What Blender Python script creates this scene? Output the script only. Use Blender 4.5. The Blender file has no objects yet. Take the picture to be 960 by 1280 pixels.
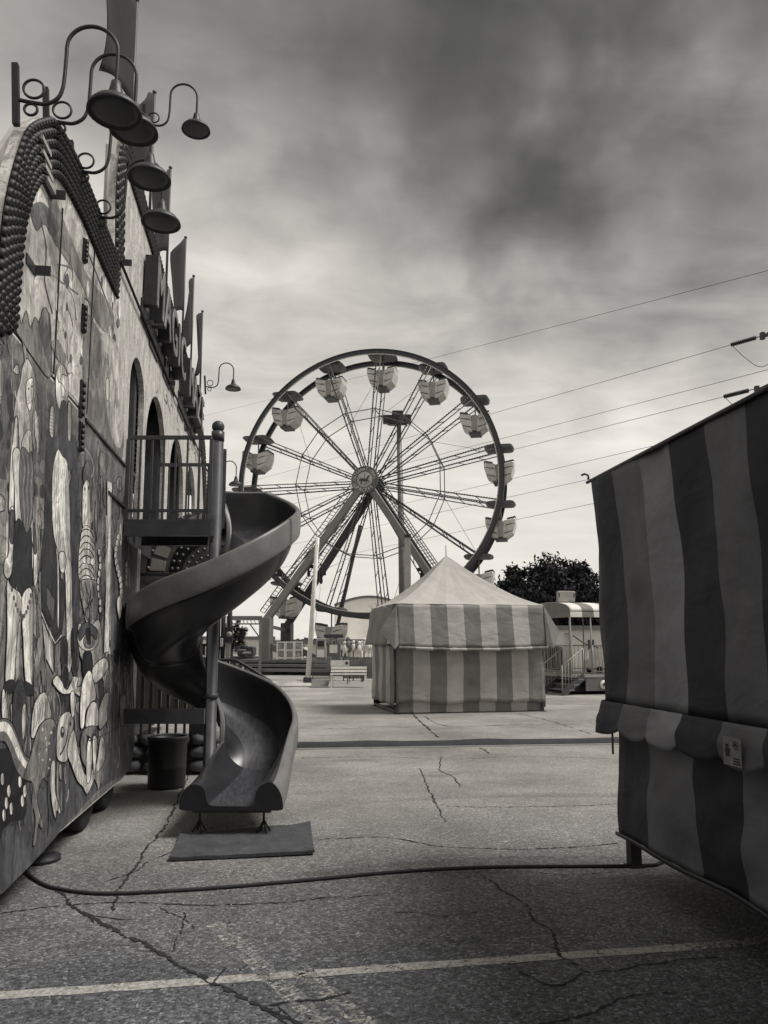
import bpy, bmesh, math, random
from mathutils import Vector, Matrix, noise as mnoise
random.seed(7)
PI = math.pi
R = math.radians
S = bpy.context.scene
COL = S.collection

# ------------------------------------------------------------------ camera and survey helpers
PSI, TH, F, CH = R(7.72), R(7.0), 960.0, 1.6
SHY = 165.0 - F * math.tan(TH)
FWD = Vector((math.sin(PSI), math.cos(PSI), 0))
RGT = Vector((math.cos(PSI), -math.sin(PSI), 0))
CF = Vector((math.sin(PSI) * math.cos(TH), math.cos(PSI) * math.cos(TH), math.sin(TH)))
CU = Vector((-math.sin(PSI) * math.sin(TH), -math.cos(PSI) * math.sin(TH), math.cos(TH)))
CAM = Vector((0, 0, CH))
def ray(px, py):
    return RGT * ((px - 480) / F) + CU * ((640 + SHY - py) / F) + CF
def on_x(px, py, X):
    d = ray(px, py); return CAM + d * (X / d.x)
def on_z(px, py, Z=0.0):
    d = ray(px, py); return CAM + d * ((Z - CH) / d.z)
def dep(px, py, D):
    d = ray(px, py); return CAM + d * (D / d.dot(FWD))
def cam_pt(lat, D, z=0.0):
    return RGT * lat + FWD * D + Vector((0, 0, z))

cam_data = bpy.data.cameras.new('camera'); cam = bpy.data.objects.new('camera', cam_data); COL.objects.link(cam)
cam_data.sensor_fit = 'VERTICAL'; cam_data.sensor_height = 24; cam_data.lens = 24 * F / 1280
cam_data.shift_y = SHY / 1280
cam_data.clip_start = 0.05; cam_data.clip_end = 3000
cam.location = CAM
cam.rotation_euler = (PI / 2 + TH, 0, -PSI)
S.camera = cam

# ------------------------------------------------------------------ materials
def tone(g):
    t = min(1, max(0, (g - 0.04) / 0.11))
    a, b = Vector((0.95, 0.965, 1.10)), Vector((1.035, 1.0, 0.935))
    c = a.lerp(b, t) * g
    return (min(1, c.x), min(1, c.y), min(1, c.z), 1)
def new_mat(name):
    m = bpy.data.materials.new(name); m.use_nodes = True
    nt = m.node_tree; b = nt.nodes['Principled BSDF']
    return m, nt, b
def nd(nt, t, **kw):
    n = nt.nodes.new(t)
    for k, v in kw.items():
        if k in n.inputs: n.inputs[k].default_value = v
        else: setattr(n, k, v)
    return n
def paint(name, g, rough=0.6, var=0.25, scale=6.0, bump=0.0, bscale=60.0, metal=0.0, stretch=(1, 1, 1), spec=0.4, fine=0.0):
    """Grey painted / cast surface with blotchy wear."""
    m, nt, b = new_mat(name); L = nt.links
    tc = nd(nt, 'ShaderNodeTexCoord'); mp = nd(nt, 'ShaderNodeMapping'); mp.inputs['Scale'].default_value = stretch
    L.new(tc.outputs['Object'], mp.inputs['Vector'])
    n1 = nd(nt, 'ShaderNodeTexNoise', Scale=scale, Detail=6.0, Roughness=0.65); L.new(mp.outputs[0], n1.inputs['Vector'])
    mr = nd(nt, 'ShaderNodeMapRange'); mr.inputs['From Min'].default_value = 0.3; mr.inputs['From Max'].default_value = 0.7
    mr.inputs['To Min'].default_value = 1 - var; mr.inputs['To Max'].default_value = 1 + var
    L.new(n1.outputs['Fac'], mr.inputs['Value'])
    mx = nd(nt, 'ShaderNodeVectorMath', operation='SCALE'); mx.inputs[0].default_value = tone(g)[:3]
    L.new(mr.outputs[0], mx.inputs['Scale']); out = mx.outputs[0]
    if fine:
        n2 = nd(nt, 'ShaderNodeTexNoise', Scale=bscale, Detail=3.0); L.new(mp.outputs[0], n2.inputs['Vector'])
        m2 = nd(nt, 'ShaderNodeMapRange'); m2.inputs['From Min'].default_value = 0.3; m2.inputs['From Max'].default_value = 0.7
        m2.inputs['To Min'].default_value = 1 - fine; m2.inputs['To Max'].default_value = 1 + fine
        L.new(n2.outputs['Fac'], m2.inputs['Value'])
        mx2 = nd(nt, 'ShaderNodeVectorMath', operation='SCALE'); L.new(out, mx2.inputs[0]); L.new(m2.outputs[0], mx2.inputs['Scale']); out = mx2.outputs[0]
    L.new(out, b.inputs['Base Color'])
    b.inputs['Roughness'].default_value = rough; b.inputs['Metallic'].default_value = metal
    b.inputs['Specular IOR Level'].default_value = spec
    if bump:
        n3 = nd(nt, 'ShaderNodeTexNoise', Scale=bscale, Detail=4.0); L.new(mp.outputs[0], n3.inputs['Vector'])
        bp = nd(nt, 'ShaderNodeBump', Strength=bump, Distance=0.01); L.new(n3.outputs['Fac'], bp.inputs['Height']); L.new(bp.outputs[0], b.inputs['Normal'])
    return m
def canvas(name, g, var=0.22, cool=None):
    """Woven tarpaulin with creases and grime."""
    m, nt, b = new_mat(name); L = nt.links
    tc = nd(nt, 'ShaderNodeTexCoord')
    n1 = nd(nt, 'ShaderNodeTexNoise', Scale=2.2, Detail=7.0, Roughness=0.62, Distortion=0.6); L.new(tc.outputs['Object'], n1.inputs['Vector'])
    mr = nd(nt, 'ShaderNodeMapRange'); mr.inputs['From Min'].default_value = 0.3; mr.inputs['From Max'].default_value = 0.7
    mr.inputs['To Min'].default_value = 1 - var; mr.inputs['To Max'].default_value = 1 + var
    L.new(n1.outputs['Fac'], mr.inputs['Value'])
    mx = nd(nt, 'ShaderNodeVectorMath', operation='SCALE'); mx.inputs[0].default_value = (tone(g) if not cool else (g * .97, g * .98, g * 1.05) if g > .06 else (g * .94, g * .96, g * 1.13))[:3]; L.new(mr.outputs[0], mx.inputs['Scale'])
    L.new(mx.outputs[0], b.inputs['Base Color'])
    mp = nd(nt, 'ShaderNodeMapping'); mp.inputs['Rotation'].default_value = (0.5, 0.6, 0.3); mp.inputs['Scale'].default_value = (1, 1, 1.7); L.new(tc.outputs['Object'], mp.inputs['Vector'])
    n2 = nd(nt, 'ShaderNodeTexNoise', Scale=2.1, Detail=3.0, Roughness=0.45, Distortion=0.5); L.new(mp.outputs[0], n2.inputs['Vector'])
    n3 = nd(nt, 'ShaderNodeTexNoise', Scale=260.0, Detail=1.0); L.new(tc.outputs['Object'], n3.inputs['Vector'])
    b1 = nd(nt, 'ShaderNodeBump', Strength=0.6, Distance=0.06); L.new(n2.outputs['Fac'], b1.inputs['Height'])
    b2 = nd(nt, 'ShaderNodeBump', Strength=0.18, Distance=0.004); L.new(n3.outputs['Fac'], b2.inputs['Height']); L.new(b1.outputs[0], b2.inputs['Normal'])
    L.new(b2.outputs[0], b.inputs['Normal'])
    b.inputs['Roughness'].default_value = 0.72; b.inputs['Specular IOR Level'].default_value = 0.3
    return m

def asphalt_material():
    m, nt, b = new_mat('asphalt'); L = nt.links
    tc = nd(nt, 'ShaderNodeTexCoord'); P = tc.outputs['Object']
    vo = nd(nt, 'ShaderNodeTexVoronoi', Scale=62.0); L.new(P, vo.inputs['Vector'])
    vo2 = nd(nt, 'ShaderNodeTexVoronoi', Scale=150.0); L.new(P, vo2.inputs['Vector'])
    sp = nd(nt, 'ShaderNodeSeparateColor'); L.new(vo.outputs['Color'], sp.inputs[0])
    sp2 = nd(nt, 'ShaderNodeSeparateColor'); L.new(vo2.outputs['Color'], sp2.inputs[0])
    # stones: light, dark
    r1 = nd(nt, 'ShaderNodeValToRGB'); e = r1.color_ramp.elements
    e[0].position = 0.0; e[0].color = (0.38, 0.38, 0.38, 1); e[1].position = 1.0; e[1].color = (2.1, 2.1, 2.1, 1)
    x = e.new(0.45); x.color = (0.8, 0.8, 0.8, 1); x = e.new(0.85); x.color = (1.25, 1.25, 1.25, 1)
    L.new(sp.outputs[0], r1.inputs[0])
    r2 = nd(nt, 'ShaderNodeMapRange'); r2.inputs['To Min'].default_value = 0.6; r2.inputs['To Max'].default_value = 1.4; L.new(sp2.outputs[1], r2.inputs['Value'])
    mA = nd(nt, 'ShaderNodeVectorMath', operation='SCALE'); L.new(r1.outputs[0], mA.inputs[0]); L.new(r2.outputs[0], mA.inputs['Scale'])
    n1 = nd(nt, 'ShaderNodeTexNoise', Scale=0.55, Detail=8.0, Roughness=0.62); L.new(P, n1.inputs['Vector'])
    m1 = nd(nt, 'ShaderNodeMapRange'); m1.inputs['From Min'].default_value = 0.3; m1.inputs['From Max'].default_value = 0.7; m1.inputs['To Min'].default_value = 0.62; m1.inputs['To Max'].default_value = 1.35
    L.new(n1.outputs['Fac'], m1.inputs['Value'])
    mB = nd(nt, 'ShaderNodeVectorMath', operation='SCALE'); L.new(mA.outputs[0], mB.inputs[0]); L.new(m1.outputs[0], mB.inputs['Scale'])
    # darker asphalt near, part of it a painted-in vignette; paler up the lane, wandering edge
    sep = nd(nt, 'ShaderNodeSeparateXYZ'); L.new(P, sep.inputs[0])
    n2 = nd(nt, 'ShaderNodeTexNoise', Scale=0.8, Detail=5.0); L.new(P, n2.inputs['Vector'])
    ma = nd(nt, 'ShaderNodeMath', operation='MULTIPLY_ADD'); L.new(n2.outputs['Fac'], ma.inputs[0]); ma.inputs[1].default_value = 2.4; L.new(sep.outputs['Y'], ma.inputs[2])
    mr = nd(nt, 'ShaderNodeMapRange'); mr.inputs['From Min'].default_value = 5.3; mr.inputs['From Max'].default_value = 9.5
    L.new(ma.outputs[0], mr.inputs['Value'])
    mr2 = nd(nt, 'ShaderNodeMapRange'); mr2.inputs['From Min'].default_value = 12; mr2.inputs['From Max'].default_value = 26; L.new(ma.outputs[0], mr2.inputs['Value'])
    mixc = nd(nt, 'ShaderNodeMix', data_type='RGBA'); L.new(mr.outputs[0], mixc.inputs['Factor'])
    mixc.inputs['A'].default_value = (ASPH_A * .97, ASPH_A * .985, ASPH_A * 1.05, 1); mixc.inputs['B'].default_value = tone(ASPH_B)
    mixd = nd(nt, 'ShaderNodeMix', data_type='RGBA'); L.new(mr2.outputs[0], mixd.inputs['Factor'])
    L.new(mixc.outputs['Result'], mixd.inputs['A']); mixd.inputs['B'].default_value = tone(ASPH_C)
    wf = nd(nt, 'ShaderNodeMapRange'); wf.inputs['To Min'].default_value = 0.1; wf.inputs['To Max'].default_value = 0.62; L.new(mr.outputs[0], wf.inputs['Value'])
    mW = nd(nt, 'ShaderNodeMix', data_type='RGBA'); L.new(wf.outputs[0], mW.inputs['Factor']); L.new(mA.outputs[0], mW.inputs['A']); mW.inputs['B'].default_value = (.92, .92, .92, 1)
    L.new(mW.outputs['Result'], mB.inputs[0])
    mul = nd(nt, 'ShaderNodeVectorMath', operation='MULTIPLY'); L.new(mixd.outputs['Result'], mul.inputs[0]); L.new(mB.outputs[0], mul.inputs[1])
    # oil and tyre stains
    n4 = nd(nt, 'ShaderNodeTexNoise', Scale=0.9, Detail=3.0, Distortion=0.8); mp = nd(nt, 'ShaderNodeMapping'); mp.inputs['Scale'].default_value = (0.35, 1.6, 1); L.new(P, mp.inputs[0]); L.new(mp.outputs[0], n4.inputs['Vector'])
    m4 = nd(nt, 'ShaderNodeMapRange'); m4.inputs['From Min'].default_value = 0.58; m4.inputs['From Max'].default_value = 0.7; m4.inputs['To Min'].default_value = 1.0; m4.inputs['To Max'].default_value = 0.72; L.new(n4.outputs['Fac'], m4.inputs['Value'])
    fin = nd(nt, 'ShaderNodeVectorMath', operation='SCALE'); L.new(mul.outputs[0], fin.inputs[0]); L.new(m4.outputs[0], fin.inputs['Scale'])
    L.new(fin.outputs[0], b.inputs['Base Color'])
    b.inputs['Roughness'].default_value = 0.88; b.inputs['Specular IOR Level'].default_value = 0.25
    bp = nd(nt, 'ShaderNodeBump', Strength=0.8, Distance=0.006); L.new(vo.outputs['Distance'], bp.inputs['Height']); bp.invert = True
    L.new(bp.outputs[0], b.inputs['Normal'])
    return m

def worn_paint_material():
    m, nt, b = new_mat('worn_road_paint'); L = nt.links
    tc = nd(nt, 'ShaderNodeTexCoord'); P = tc.outputs['Object']
    n1 = nd(nt, 'ShaderNodeTexNoise', Scale=9.0, Detail=8.0, Roughness=0.75); L.new(P, n1.inputs['Vector'])
    vo = nd(nt, 'ShaderNodeTexVoronoi', Scale=70.0); L.new(P, vo.inputs['Vector'])
    sp = nd(nt, 'ShaderNodeSeparateColor'); L.new(vo.outputs['Color'], sp.inputs[0])
    at = nd(nt, 'ShaderNodeAttribute', attribute_name='wear')
    ad = nd(nt, 'ShaderNodeMath', operation='MULTIPLY_ADD'); L.new(sp.outputs[0], ad.inputs[0]); ad.inputs[1].default_value = 0.3; L.new(n1.outputs['Fac'], ad.inputs[2])
    ad2 = nd(nt, 'ShaderNodeMath', operation='SUBTRACT'); L.new(ad.outputs[0], ad2.inputs[0]); L.new(at.outputs['Fac'], ad2.inputs[1])
    mr = nd(nt, 'ShaderNodeMapRange'); mr.inputs['From Min'].default_value = -0.08; mr.inputs['From Max'].default_value = 0.14; L.new(ad2.outputs[0], mr.inputs['Value'])
    cr = nd(nt, 'ShaderNodeMapRange'); cr.inputs['To Min'].default_value = 0.7; cr.inputs['To Max'].default_value = 1.3; L.new(sp.outputs[1], cr.inputs['Value'])
    cs = nd(nt, 'ShaderNodeVectorMath', operation='SCALE'); cs.inputs[0].default_value = tone(0.27)[:3]; L.new(cr.outputs[0], cs.inputs['Scale'])
    L.new(cs.outputs[0], b.inputs['Base Color']); L.new(mr.outputs[0], b.inputs['Alpha'])
    b.inputs['Roughness'].default_value = 0.85
    return m

def mural_material():
    """Sign-painter's mural: painted colour per shape, brush streaks, plank seams, grime."""
    m, nt, b = new_mat('mural_paint'); L = nt.links
    tc = nd(nt, 'ShaderNodeTexCoord'); P = tc.outputs['Object']
    at = nd(nt, 'ShaderNodeAttribute', attribute_name='paint')
    mp = nd(nt, 'ShaderNodeMapping'); mp.inputs['Scale'].default_value = (1, 16, 1.4); L.new(P, mp.inputs[0])
    n1 = nd(nt, 'ShaderNodeTexNoise', Scale=1.6, Detail=8.0, Roughness=0.7, Distortion=0.7); L.new(mp.outputs[0], n1.inputs['Vector'])
    m1 = nd(nt, 'ShaderNodeMapRange'); m1.inputs['From Min'].default_value = 0.28; m1.inputs['From Max'].default_value = 0.72; m1.inputs['To Min'].default_value = 0.82; m1.inputs['To Max'].default_value = 1.18; L.new(n1.outputs['Fac'], m1.inputs['Value'])
    n2 = nd(nt, 'ShaderNodeTexNoise', Scale=2.6, Detail=6.0, Roughness=0.6, Distortion=2.0); L.new(P, n2.inputs['Vector'])
    m2 = nd(nt, 'ShaderNodeMapRange'); m2.inputs['From Min'].default_value = 0.3; m2.inputs['From Max'].default_value = 0.7; m2.inputs['To Min'].default_value = 0.5; m2.inputs['To Max'].default_value = 1.5; L.new(n2.outputs['Fac'], m2.inputs['Value'])
    mm = nd(nt, 'ShaderNodeMath', operation='MULTIPLY'); L.new(m1.outputs[0], mm.inputs[0]); L.new(m2.outputs[0], mm.inputs[1])
    n5 = nd(nt, 'ShaderNodeTexNoise', Scale=2.6, Detail=2.0, Roughness=0.5, Distortion=1.6); mp5 = nd(nt, 'ShaderNodeMapping'); mp5.inputs['Scale'].default_value = (1, 1.6, .8); L.new(P, mp5.inputs[0]); L.new(mp5.outputs[0], n5.inputs['Vector'])
    r5 = nd(nt, 'ShaderNodeValToRGB'); e = r5.color_ramp.elements; e[0].position = 0.0; e[0].color = (1, 1, 1, 1); e[1].position = 1.0; e[1].color = (1, 1, 1, 1)
    for p, v in ((.34, .8), (.375, .62), (.41, .95), (.465, 1.15), (.485, .7), (.505, 1.05), (.56, 1.35), (.60, .75), (.63, 1.1), (.70, 1.45)): x = e.new(p); x.color = (v, v, v, 1)
    L.new(n5.outputs['Fac'], r5.inputs[0])
    m5 = nd(nt, 'ShaderNodeMath', operation='MULTIPLY'); L.new(mm.outputs[0], m5.inputs[0]); L.new(r5.outputs[0], m5.inputs[1])
    sc = nd(nt, 'ShaderNodeVectorMath', operation='SCALE'); L.new(at.outputs['Color'], sc.inputs[0]); L.new(m5.outputs[0], sc.inputs['Scale'])
    # plank seams
    sep = nd(nt, 'ShaderNodeSeparateXYZ'); L.new(P, sep.inputs[0])
    mu = nd(nt, 'ShaderNodeMath', operation='MULTIPLY'); L.new(sep.outputs['Y'], mu.inputs[0]); mu.inputs[1].default_value = 4.2
    fr = nd(nt, 'ShaderNodeMath', operation='FRACT'); L.new(mu.outputs[0], fr.inputs[0])
    gt = nd(nt, 'ShaderNodeMath', operation='GREATER_THAN'); L.new(fr.outputs[0], gt.inputs[0]); gt.inputs[1].default_value = 0.955
    mr = nd(nt, 'ShaderNodeMapRange'); mr.inputs['To Min'].default_value = 1.0; mr.inputs['To Max'].default_value = 0.7; L.new(gt.outputs[0], mr.inputs['Value'])
    s2 = nd(nt, 'ShaderNodeVectorMath', operation='SCALE'); L.new(sc.outputs[0], s2.inputs[0]); L.new(mr.outputs[0], s2.inputs['Scale'])
    L.new(s2.outputs[0], b.inputs['Base Color'])
    b.inputs['Roughness'].default_value = 0.55; b.inputs['Specular IOR Level'].default_value = 0.22
    bp = nd(nt, 'ShaderNodeBump', Strength=0.25, Distance=0.004); L.new(n1.outputs['Fac'], bp.inputs['Height']); L.new(bp.outputs[0], b.inputs['Normal'])
    return m

def veined(name, g):
    m = paint(name, g, 0.55, 0.35, 2.2, bump=0.15, bscale=30, stretch=(1, 5, 1), fine=0.14); nt = m.node_tree; L = nt.links; b = nt.nodes['Principled BSDF']
    src = b.inputs['Base Color'].links[0].from_socket; tc = nd(nt, 'ShaderNodeTexCoord')
    n5 = nd(nt, 'ShaderNodeTexNoise', Scale=2.6, Detail=6.0, Roughness=0.6, Distortion=2.2); L.new(tc.outputs['Object'], n5.inputs['Vector'])
    r5 = nd(nt, 'ShaderNodeValToRGB'); e = r5.color_ramp.elements; e[0].position = 0.0; e[0].color = (.8, .8, .8, 1); e[1].position = 1.0; e[1].color = (1.2, 1.2, 1.2, 1)
    for p, v in ((.38, 1.0), (.40, .45), (.42, 1.0), (.49, 1.0), (.50, .4), (.515, 1.1), (.60, 1.15), (.615, .55), (.635, 1.2)): x = e.new(p); x.color = (v, v, v, 1)
    L.new(n5.outputs['Fac'], r5.inputs[0]); mx = nd(nt, 'ShaderNodeVectorMath', operation='MULTIPLY'); L.new(src, mx.inputs[0]); L.new(r5.outputs[0], mx.inputs[1]); L.new(mx.outputs[0], b.inputs['Base Color'])
    return m
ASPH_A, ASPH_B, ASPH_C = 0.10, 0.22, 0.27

# ------------------------------------------------------------------ mesh collector
class MB:
    def __init__(self): self.v = []; self.f = []; self.mi = []; self.sm = []; self.fc = []; self.cm = 0; self.cs = False; self.cc = None
    def face(self, idx, m=None, s=None):
        self.f.append(tuple(idx)); self.mi.append(self.cm if m is None else m); self.sm.append(self.cs if s is None else s); self.fc.append(self.cc)
    def add(self, vs, fs, m=None, s=None):
        o = len(self.v); self.v += [Vector(p) for p in vs]
        for f in fs: self.face([o + i for i in f], m, s)
    def poly(self, pts, m=None): self.add(pts, [list(range(len(pts)))], m)
    def hexa(self, a, b):
        """two quads a (4 pts) and b (4 pts) joined"""
        self.add(list(a) + list(b), [(3, 2, 1, 0), (4, 5, 6, 7), (0, 1, 5, 4), (1, 2, 6, 5), (2, 3, 7, 6), (3, 0, 4, 7)])
    def box(self, lo, hi, m=None):
        x0, y0, z0 = lo; x1, y1, z1 = hi
        v = [(x0, y0, z0), (x1, y0, z0), (x1, y1, z0), (x0, y1, z0), (x0, y0, z1), (x1, y0, z1), (x1, y1, z1), (x0, y1, z1)]
        self.add(v, [(3, 2, 1, 0), (4, 5, 6, 7), (0, 1, 5, 4), (1, 2, 6, 5), (2, 3, 7, 6), (3, 0, 4, 7)], m, False)
    def obox(self, c, ax, ay, az, hx, hy, hz, m=None, bev=0.0):
        """oriented box, half sizes; optional chamfer of the vertical-ish edges"""
        c = Vector(c); ax = Vector(ax).normalized(); ay = Vector(ay).normalized(); az = Vector(az).normalized()
        if bev <= 0:
            vs = []
            for z in (-1, 1):
                for x, y in ((-1, -1), (1, -1), (1, 1), (-1, 1)): vs.append(c + ax * hx * x + ay * hy * y + az * hz * z)
            self.add(vs, [(3, 2, 1, 0), (4, 5, 6, 7), (0, 1, 5, 4), (1, 2, 6, 5), (2, 3, 7, 6), (3, 0, 4, 7)], m, False)
        else:
            ring = lambda sx, sy: [(-sx + bev, -sy), (sx - bev, -sy), (sx, -sy + bev), (sx, sy - bev), (sx - bev, sy), (-sx + bev, sy), (-sx, sy - bev), (-sx, -sy + bev)]
            vs = []
            for z, i in ((-hz, bev), (-hz + bev, 0), (hz - bev, 0), (hz, bev)):
                for x, y in ring(hx - i, hy - i): vs.append(c + ax * x + ay * y + az * z)
            fs = [list(range(7, -1, -1)), list(range(24, 32))]
            for k in range(3):
                for j in range(8): fs.append((k * 8 + j, k * 8 + (j + 1) % 8, k * 8 + 8 + (j + 1) % 8, k * 8 + 8 + j))
            self.add(vs, fs, m, False)
    def bar(self, p, q, w, h=None, up=(0, 0, 1), m=None, bev=0):
        p = Vector(p); q = Vector(q); h = h or w; d = (q - p)
        if d.length < 1e-6: return
        u = Vector(up); dn = d.normalized()
        if abs(dn.dot(u)) > 0.98: u = Vector((0, 1, 0)) if abs(dn.y) < .9 else Vector((1, 0, 0))
        s = dn.cross(u).normalized(); t = s.cross(dn).normalized()
        self.obox((p + q) / 2, s, dn, t, w / 2, d.length / 2, h / 2, m, bev)
    def tube(self, pts, r, n=8, m=None, cap=True, closed=False):
        pts = [Vector(p) for p in pts]; N = len(pts)
        rs = r if isinstance(r, (list, tuple)) else [r] * N
        vs = []; prev = None
        for i in range(N):
            if closed: t = (pts[(i + 1) % N] - pts[i - 1])
            else: t = pts[min(i + 1, N - 1)] - pts[max(i - 1, 0)]
            if t.length < 1e-9: t = Vector((0, 0, 1))
            t.normalize()
            if prev is None:
                a = Vector((0, 0, 1)) if abs(t.z) < 0.9 else Vector((1, 0, 0))
                u = t.cross(a).normalized()
            else:
                u = prev - t * prev.dot(t)
                u = u.normalized() if u.length > 1e-6 else t.orthogonal().normalized()
            prev = u; w = t.cross(u)
            for k in range(n):
                a = 2 * PI * k / n; vs.append(pts[i] + (u * math.cos(a) + w * math.sin(a)) * rs[i])
        fs = []
        for i in range(N if closed else N - 1):
            j = (i + 1) % N
            for k in range(n): fs.append((i * n + k, i * n + (k + 1) % n, j * n + (k + 1) % n, j * n + k))
        self.add(vs, fs, m, True)
        if cap and not closed:
            o = len(self.v) - len(vs)
            self.face([o + k for k in range(n - 1, -1, -1)], m, False); self.face([o + (N - 1) * n + k for k in range(n)], m, False)
    def lathe(self, c, prof, n=20, axis=(0, 0, 1), m=None, a0=0, a1=2 * PI, smooth=True):
        c = Vector(c); az = Vector(axis).normalized(); u = az.orthogonal().normalized()
        if abs(az.z) > .99: u = Vector((1, 0, 0))
        w = az.cross(u); full = abs(a1 - a0 - 2 * PI) < 1e-6; K = n if full else n + 1
        vs = []
        for r, h in prof:
            for k in range(K):
                a = a0 + (a1 - a0) * k / n; vs.append(c + az * h + (u * math.cos(a) + w * math.sin(a)) * r)
        fs = []
        for i in range(len(prof) - 1):
            for k in range(n):
                k2 = (k + 1) % K; fs.append((i * K + k, i * K + k2, (i + 1) * K + k2, (i + 1) * K + k))
        self.add(vs, fs, m, smooth)
    def ball(self, c, rx, ry=None, rz=None, n=14, k=8, m=None):
        ry = ry or rx; rz = rz or rx; c = Vector(c); vs = []; fs = []
        for i in range(k + 1):
            t = PI * i / k
            for j in range(n):
                a = 2 * PI * j / n; vs.append(c + Vector((rx * math.sin(t) * math.cos(a), ry * math.sin(t) * math.sin(a), rz * math.cos(t))))
        for i in range(k):
            for j in range(n): fs.append((i * n + j, (i + 1) * n + j, (i + 1) * n + (j + 1) % n, i * n + (j + 1) % n))
        self.add(vs, fs, m, True)
    def prism(self, pts, off, m=None):
        """planar polygon pts extruded by vector off"""
        pts = [Vector(p) for p in pts]; off = Vector(off); n = len(pts)
        vs = pts + [p + off for p in pts]
        fs = [list(range(n - 1, -1, -1)), list(range(n, 2 * n))] + [(i, (i + 1) % n, n + (i + 1) % n, n + i) for i in range(n)]
        self.add(vs, fs, m, False)
    def grid(self, P, thick=None, m=None, mcol=None, smooth=True, closed_u=False):
        """P[i][j] points; optional sheet thickness; mcol(i,j) gives material index"""
        I, J = len(P), len(P[0]); vs = [Vector(p) for row in P for p in row]; o = len(self.v); self.v += vs
        nrm = None
        if thick:
            nrm = []
            for i in range(I):
                for j in range(J):
                    a = Vector(P[min(i + 1, I - 1)][j]) - Vector(P[max(i - 1, 0)][j]); b = Vector(P[i][min(j + 1, J - 1)]) - Vector(P[i][max(j - 1, 0)])
                    c = a.cross(b); nrm.append(c.normalized() if c.length > 1e-9 else Vector((1, 0, 0)))
            o2 = len(self.v); self.v += [p - q * thick for p, q in zip(vs, nrm)]
        for i in range(I - 1):
            for j in range(J - 1):
                a = i * J + j; q = (a, a + J, a + J + 1, a + 1); mm = mcol(i, j) if mcol else m
                self.face([o + x for x in q], mm, smooth)
                if thick: self.face([o2 + x for x in reversed(q)], mm, smooth)
        if thick:
            def edge(seq, flip, mm):
                for k in range(len(seq) - 1):
                    a, b = seq[k], seq[k + 1]; q = [o + a, o + b, o2 + b, o2 + a]
                    self.face(q[::-1] if flip else q, mm(k) if mm else m, False)
            edge([j for j in range(J)], False, (lambda k: mcol(0, k)) if mcol else None)
            edge([(I - 1) * J + j for j in range(J)], True, (lambda k: mcol(I - 2, k)) if mcol else None)
            edge([i * J for i in range(I)], True, (lambda k: mcol(k, 0)) if mcol else None)
            edge([i * J + J - 1 for i in range(I)], False, (lambda k: mcol(k, J - 2)) if mcol else None)
    def build(self, name, mats, parent=None, attr=None):
        org = ORIGIN.get(parent.as_pointer(), Vector((0, 0, 0))) if parent else Vector((0, 0, 0))
        me = bpy.data.meshes.new(name)
        me.from_pydata([tuple(p - org) for p in self.v], [], self.f)
        if not isinstance(mats, (list, tuple)): mats = [mats]
        for x in mats: me.materials.append(x)
        me.polygons.foreach_set('material_index', self.mi); me.polygons.foreach_set('use_smooth', self.sm)
        if attr:
            a = me.attributes.new(attr, 'FLOAT_COLOR' if attr == 'paint' else 'FLOAT', 'FACE')
            for i, c in enumerate(self.fc):
                if attr == 'paint': a.data[i].color = c
                else: a.data[i].value = c
        me.update()
        o = bpy.data.objects.new(name, me); COL.objects.link(o)
        if parent:
            o.parent = parent; ORIGIN[o.as_pointer()] = org
        else: ORIGIN[o.as_pointer()] = Vector((0, 0, 0))
        return o
ORIGIN = {}
KEEP = []
def tag(o, label=None, cat=None, group=None, kind=None):
    if label: o['label'] = label
    if cat: o['category'] = cat
    if group: o['group'] = group
    if kind: o['kind'] = kind
    return o
def thing(name, label, cat, loc=(0, 0, 0), group=None):
    o = bpy.data.objects.new(name, None); COL.objects.link(o); o.empty_display_size = 0.2
    o.location = loc; ORIGIN[o.as_pointer()] = Vector(loc); KEEP.append(o)
    return tag(o, label, cat, group)
def copy_tree(o, parent=None):
    c = o.copy(); COL.objects.link(c)
    if parent is not None: c.parent = parent
    for ch in list(o.children): copy_tree(ch, c)
    return c
def smooth_closed(pts, k=4):
    n = len(pts); out = []
    for i in range(n):
        p0, p1, p2, p3 = (Vector(pts[(i + d) % n]) for d in (-1, 0, 1, 2))
        for s in range(k):
            t = s / k
            out.append(0.5 * ((2 * p1) + (p2 - p0) * t + (2 * p0 - 5 * p1 + 4 * p2 - p3) * t * t + (3 * p1 - p0 - 3 * p2 + p3) * t ** 3))
    return out
def smooth_open(pts, k=5):
    pts = [Vector(p) for p in pts]; n = len(pts); out = []
    for i in range(n - 1):
        p0, p1, p2, p3 = pts[max(i - 1, 0)], pts[i], pts[i + 1], pts[min(i + 2, n - 1)]
        for s in range(k):
            t = s / k
            out.append(0.5 * ((2 * p1) + (p2 - p0) * t + (2 * p0 - 5 * p1 + 4 * p2 - p3) * t * t + (3 * p1 - p0 - 3 * p2 + p3) * t ** 3))
    out.append(pts[-1]); return out
def resample(pts, n):
    pts = [Vector(p) for p in pts]; L = [0]
    for a, b in zip(pts, pts[1:]): L.append(L[-1] + (b - a).length)
    out = []; j = 0
    for i in range(n):
        s = L[-1] * i / (n - 1)
        while j < len(pts) - 2 and L[j + 1] < s: j += 1
        t = (s - L[j]) / max(1e-9, L[j + 1] - L[j]); out.append(pts[j].lerp(pts[j + 1], min(1, max(0, t))))
    return out
def nz(p, s=1.0): return mnoise.noise(Vector(p) * s)
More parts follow.
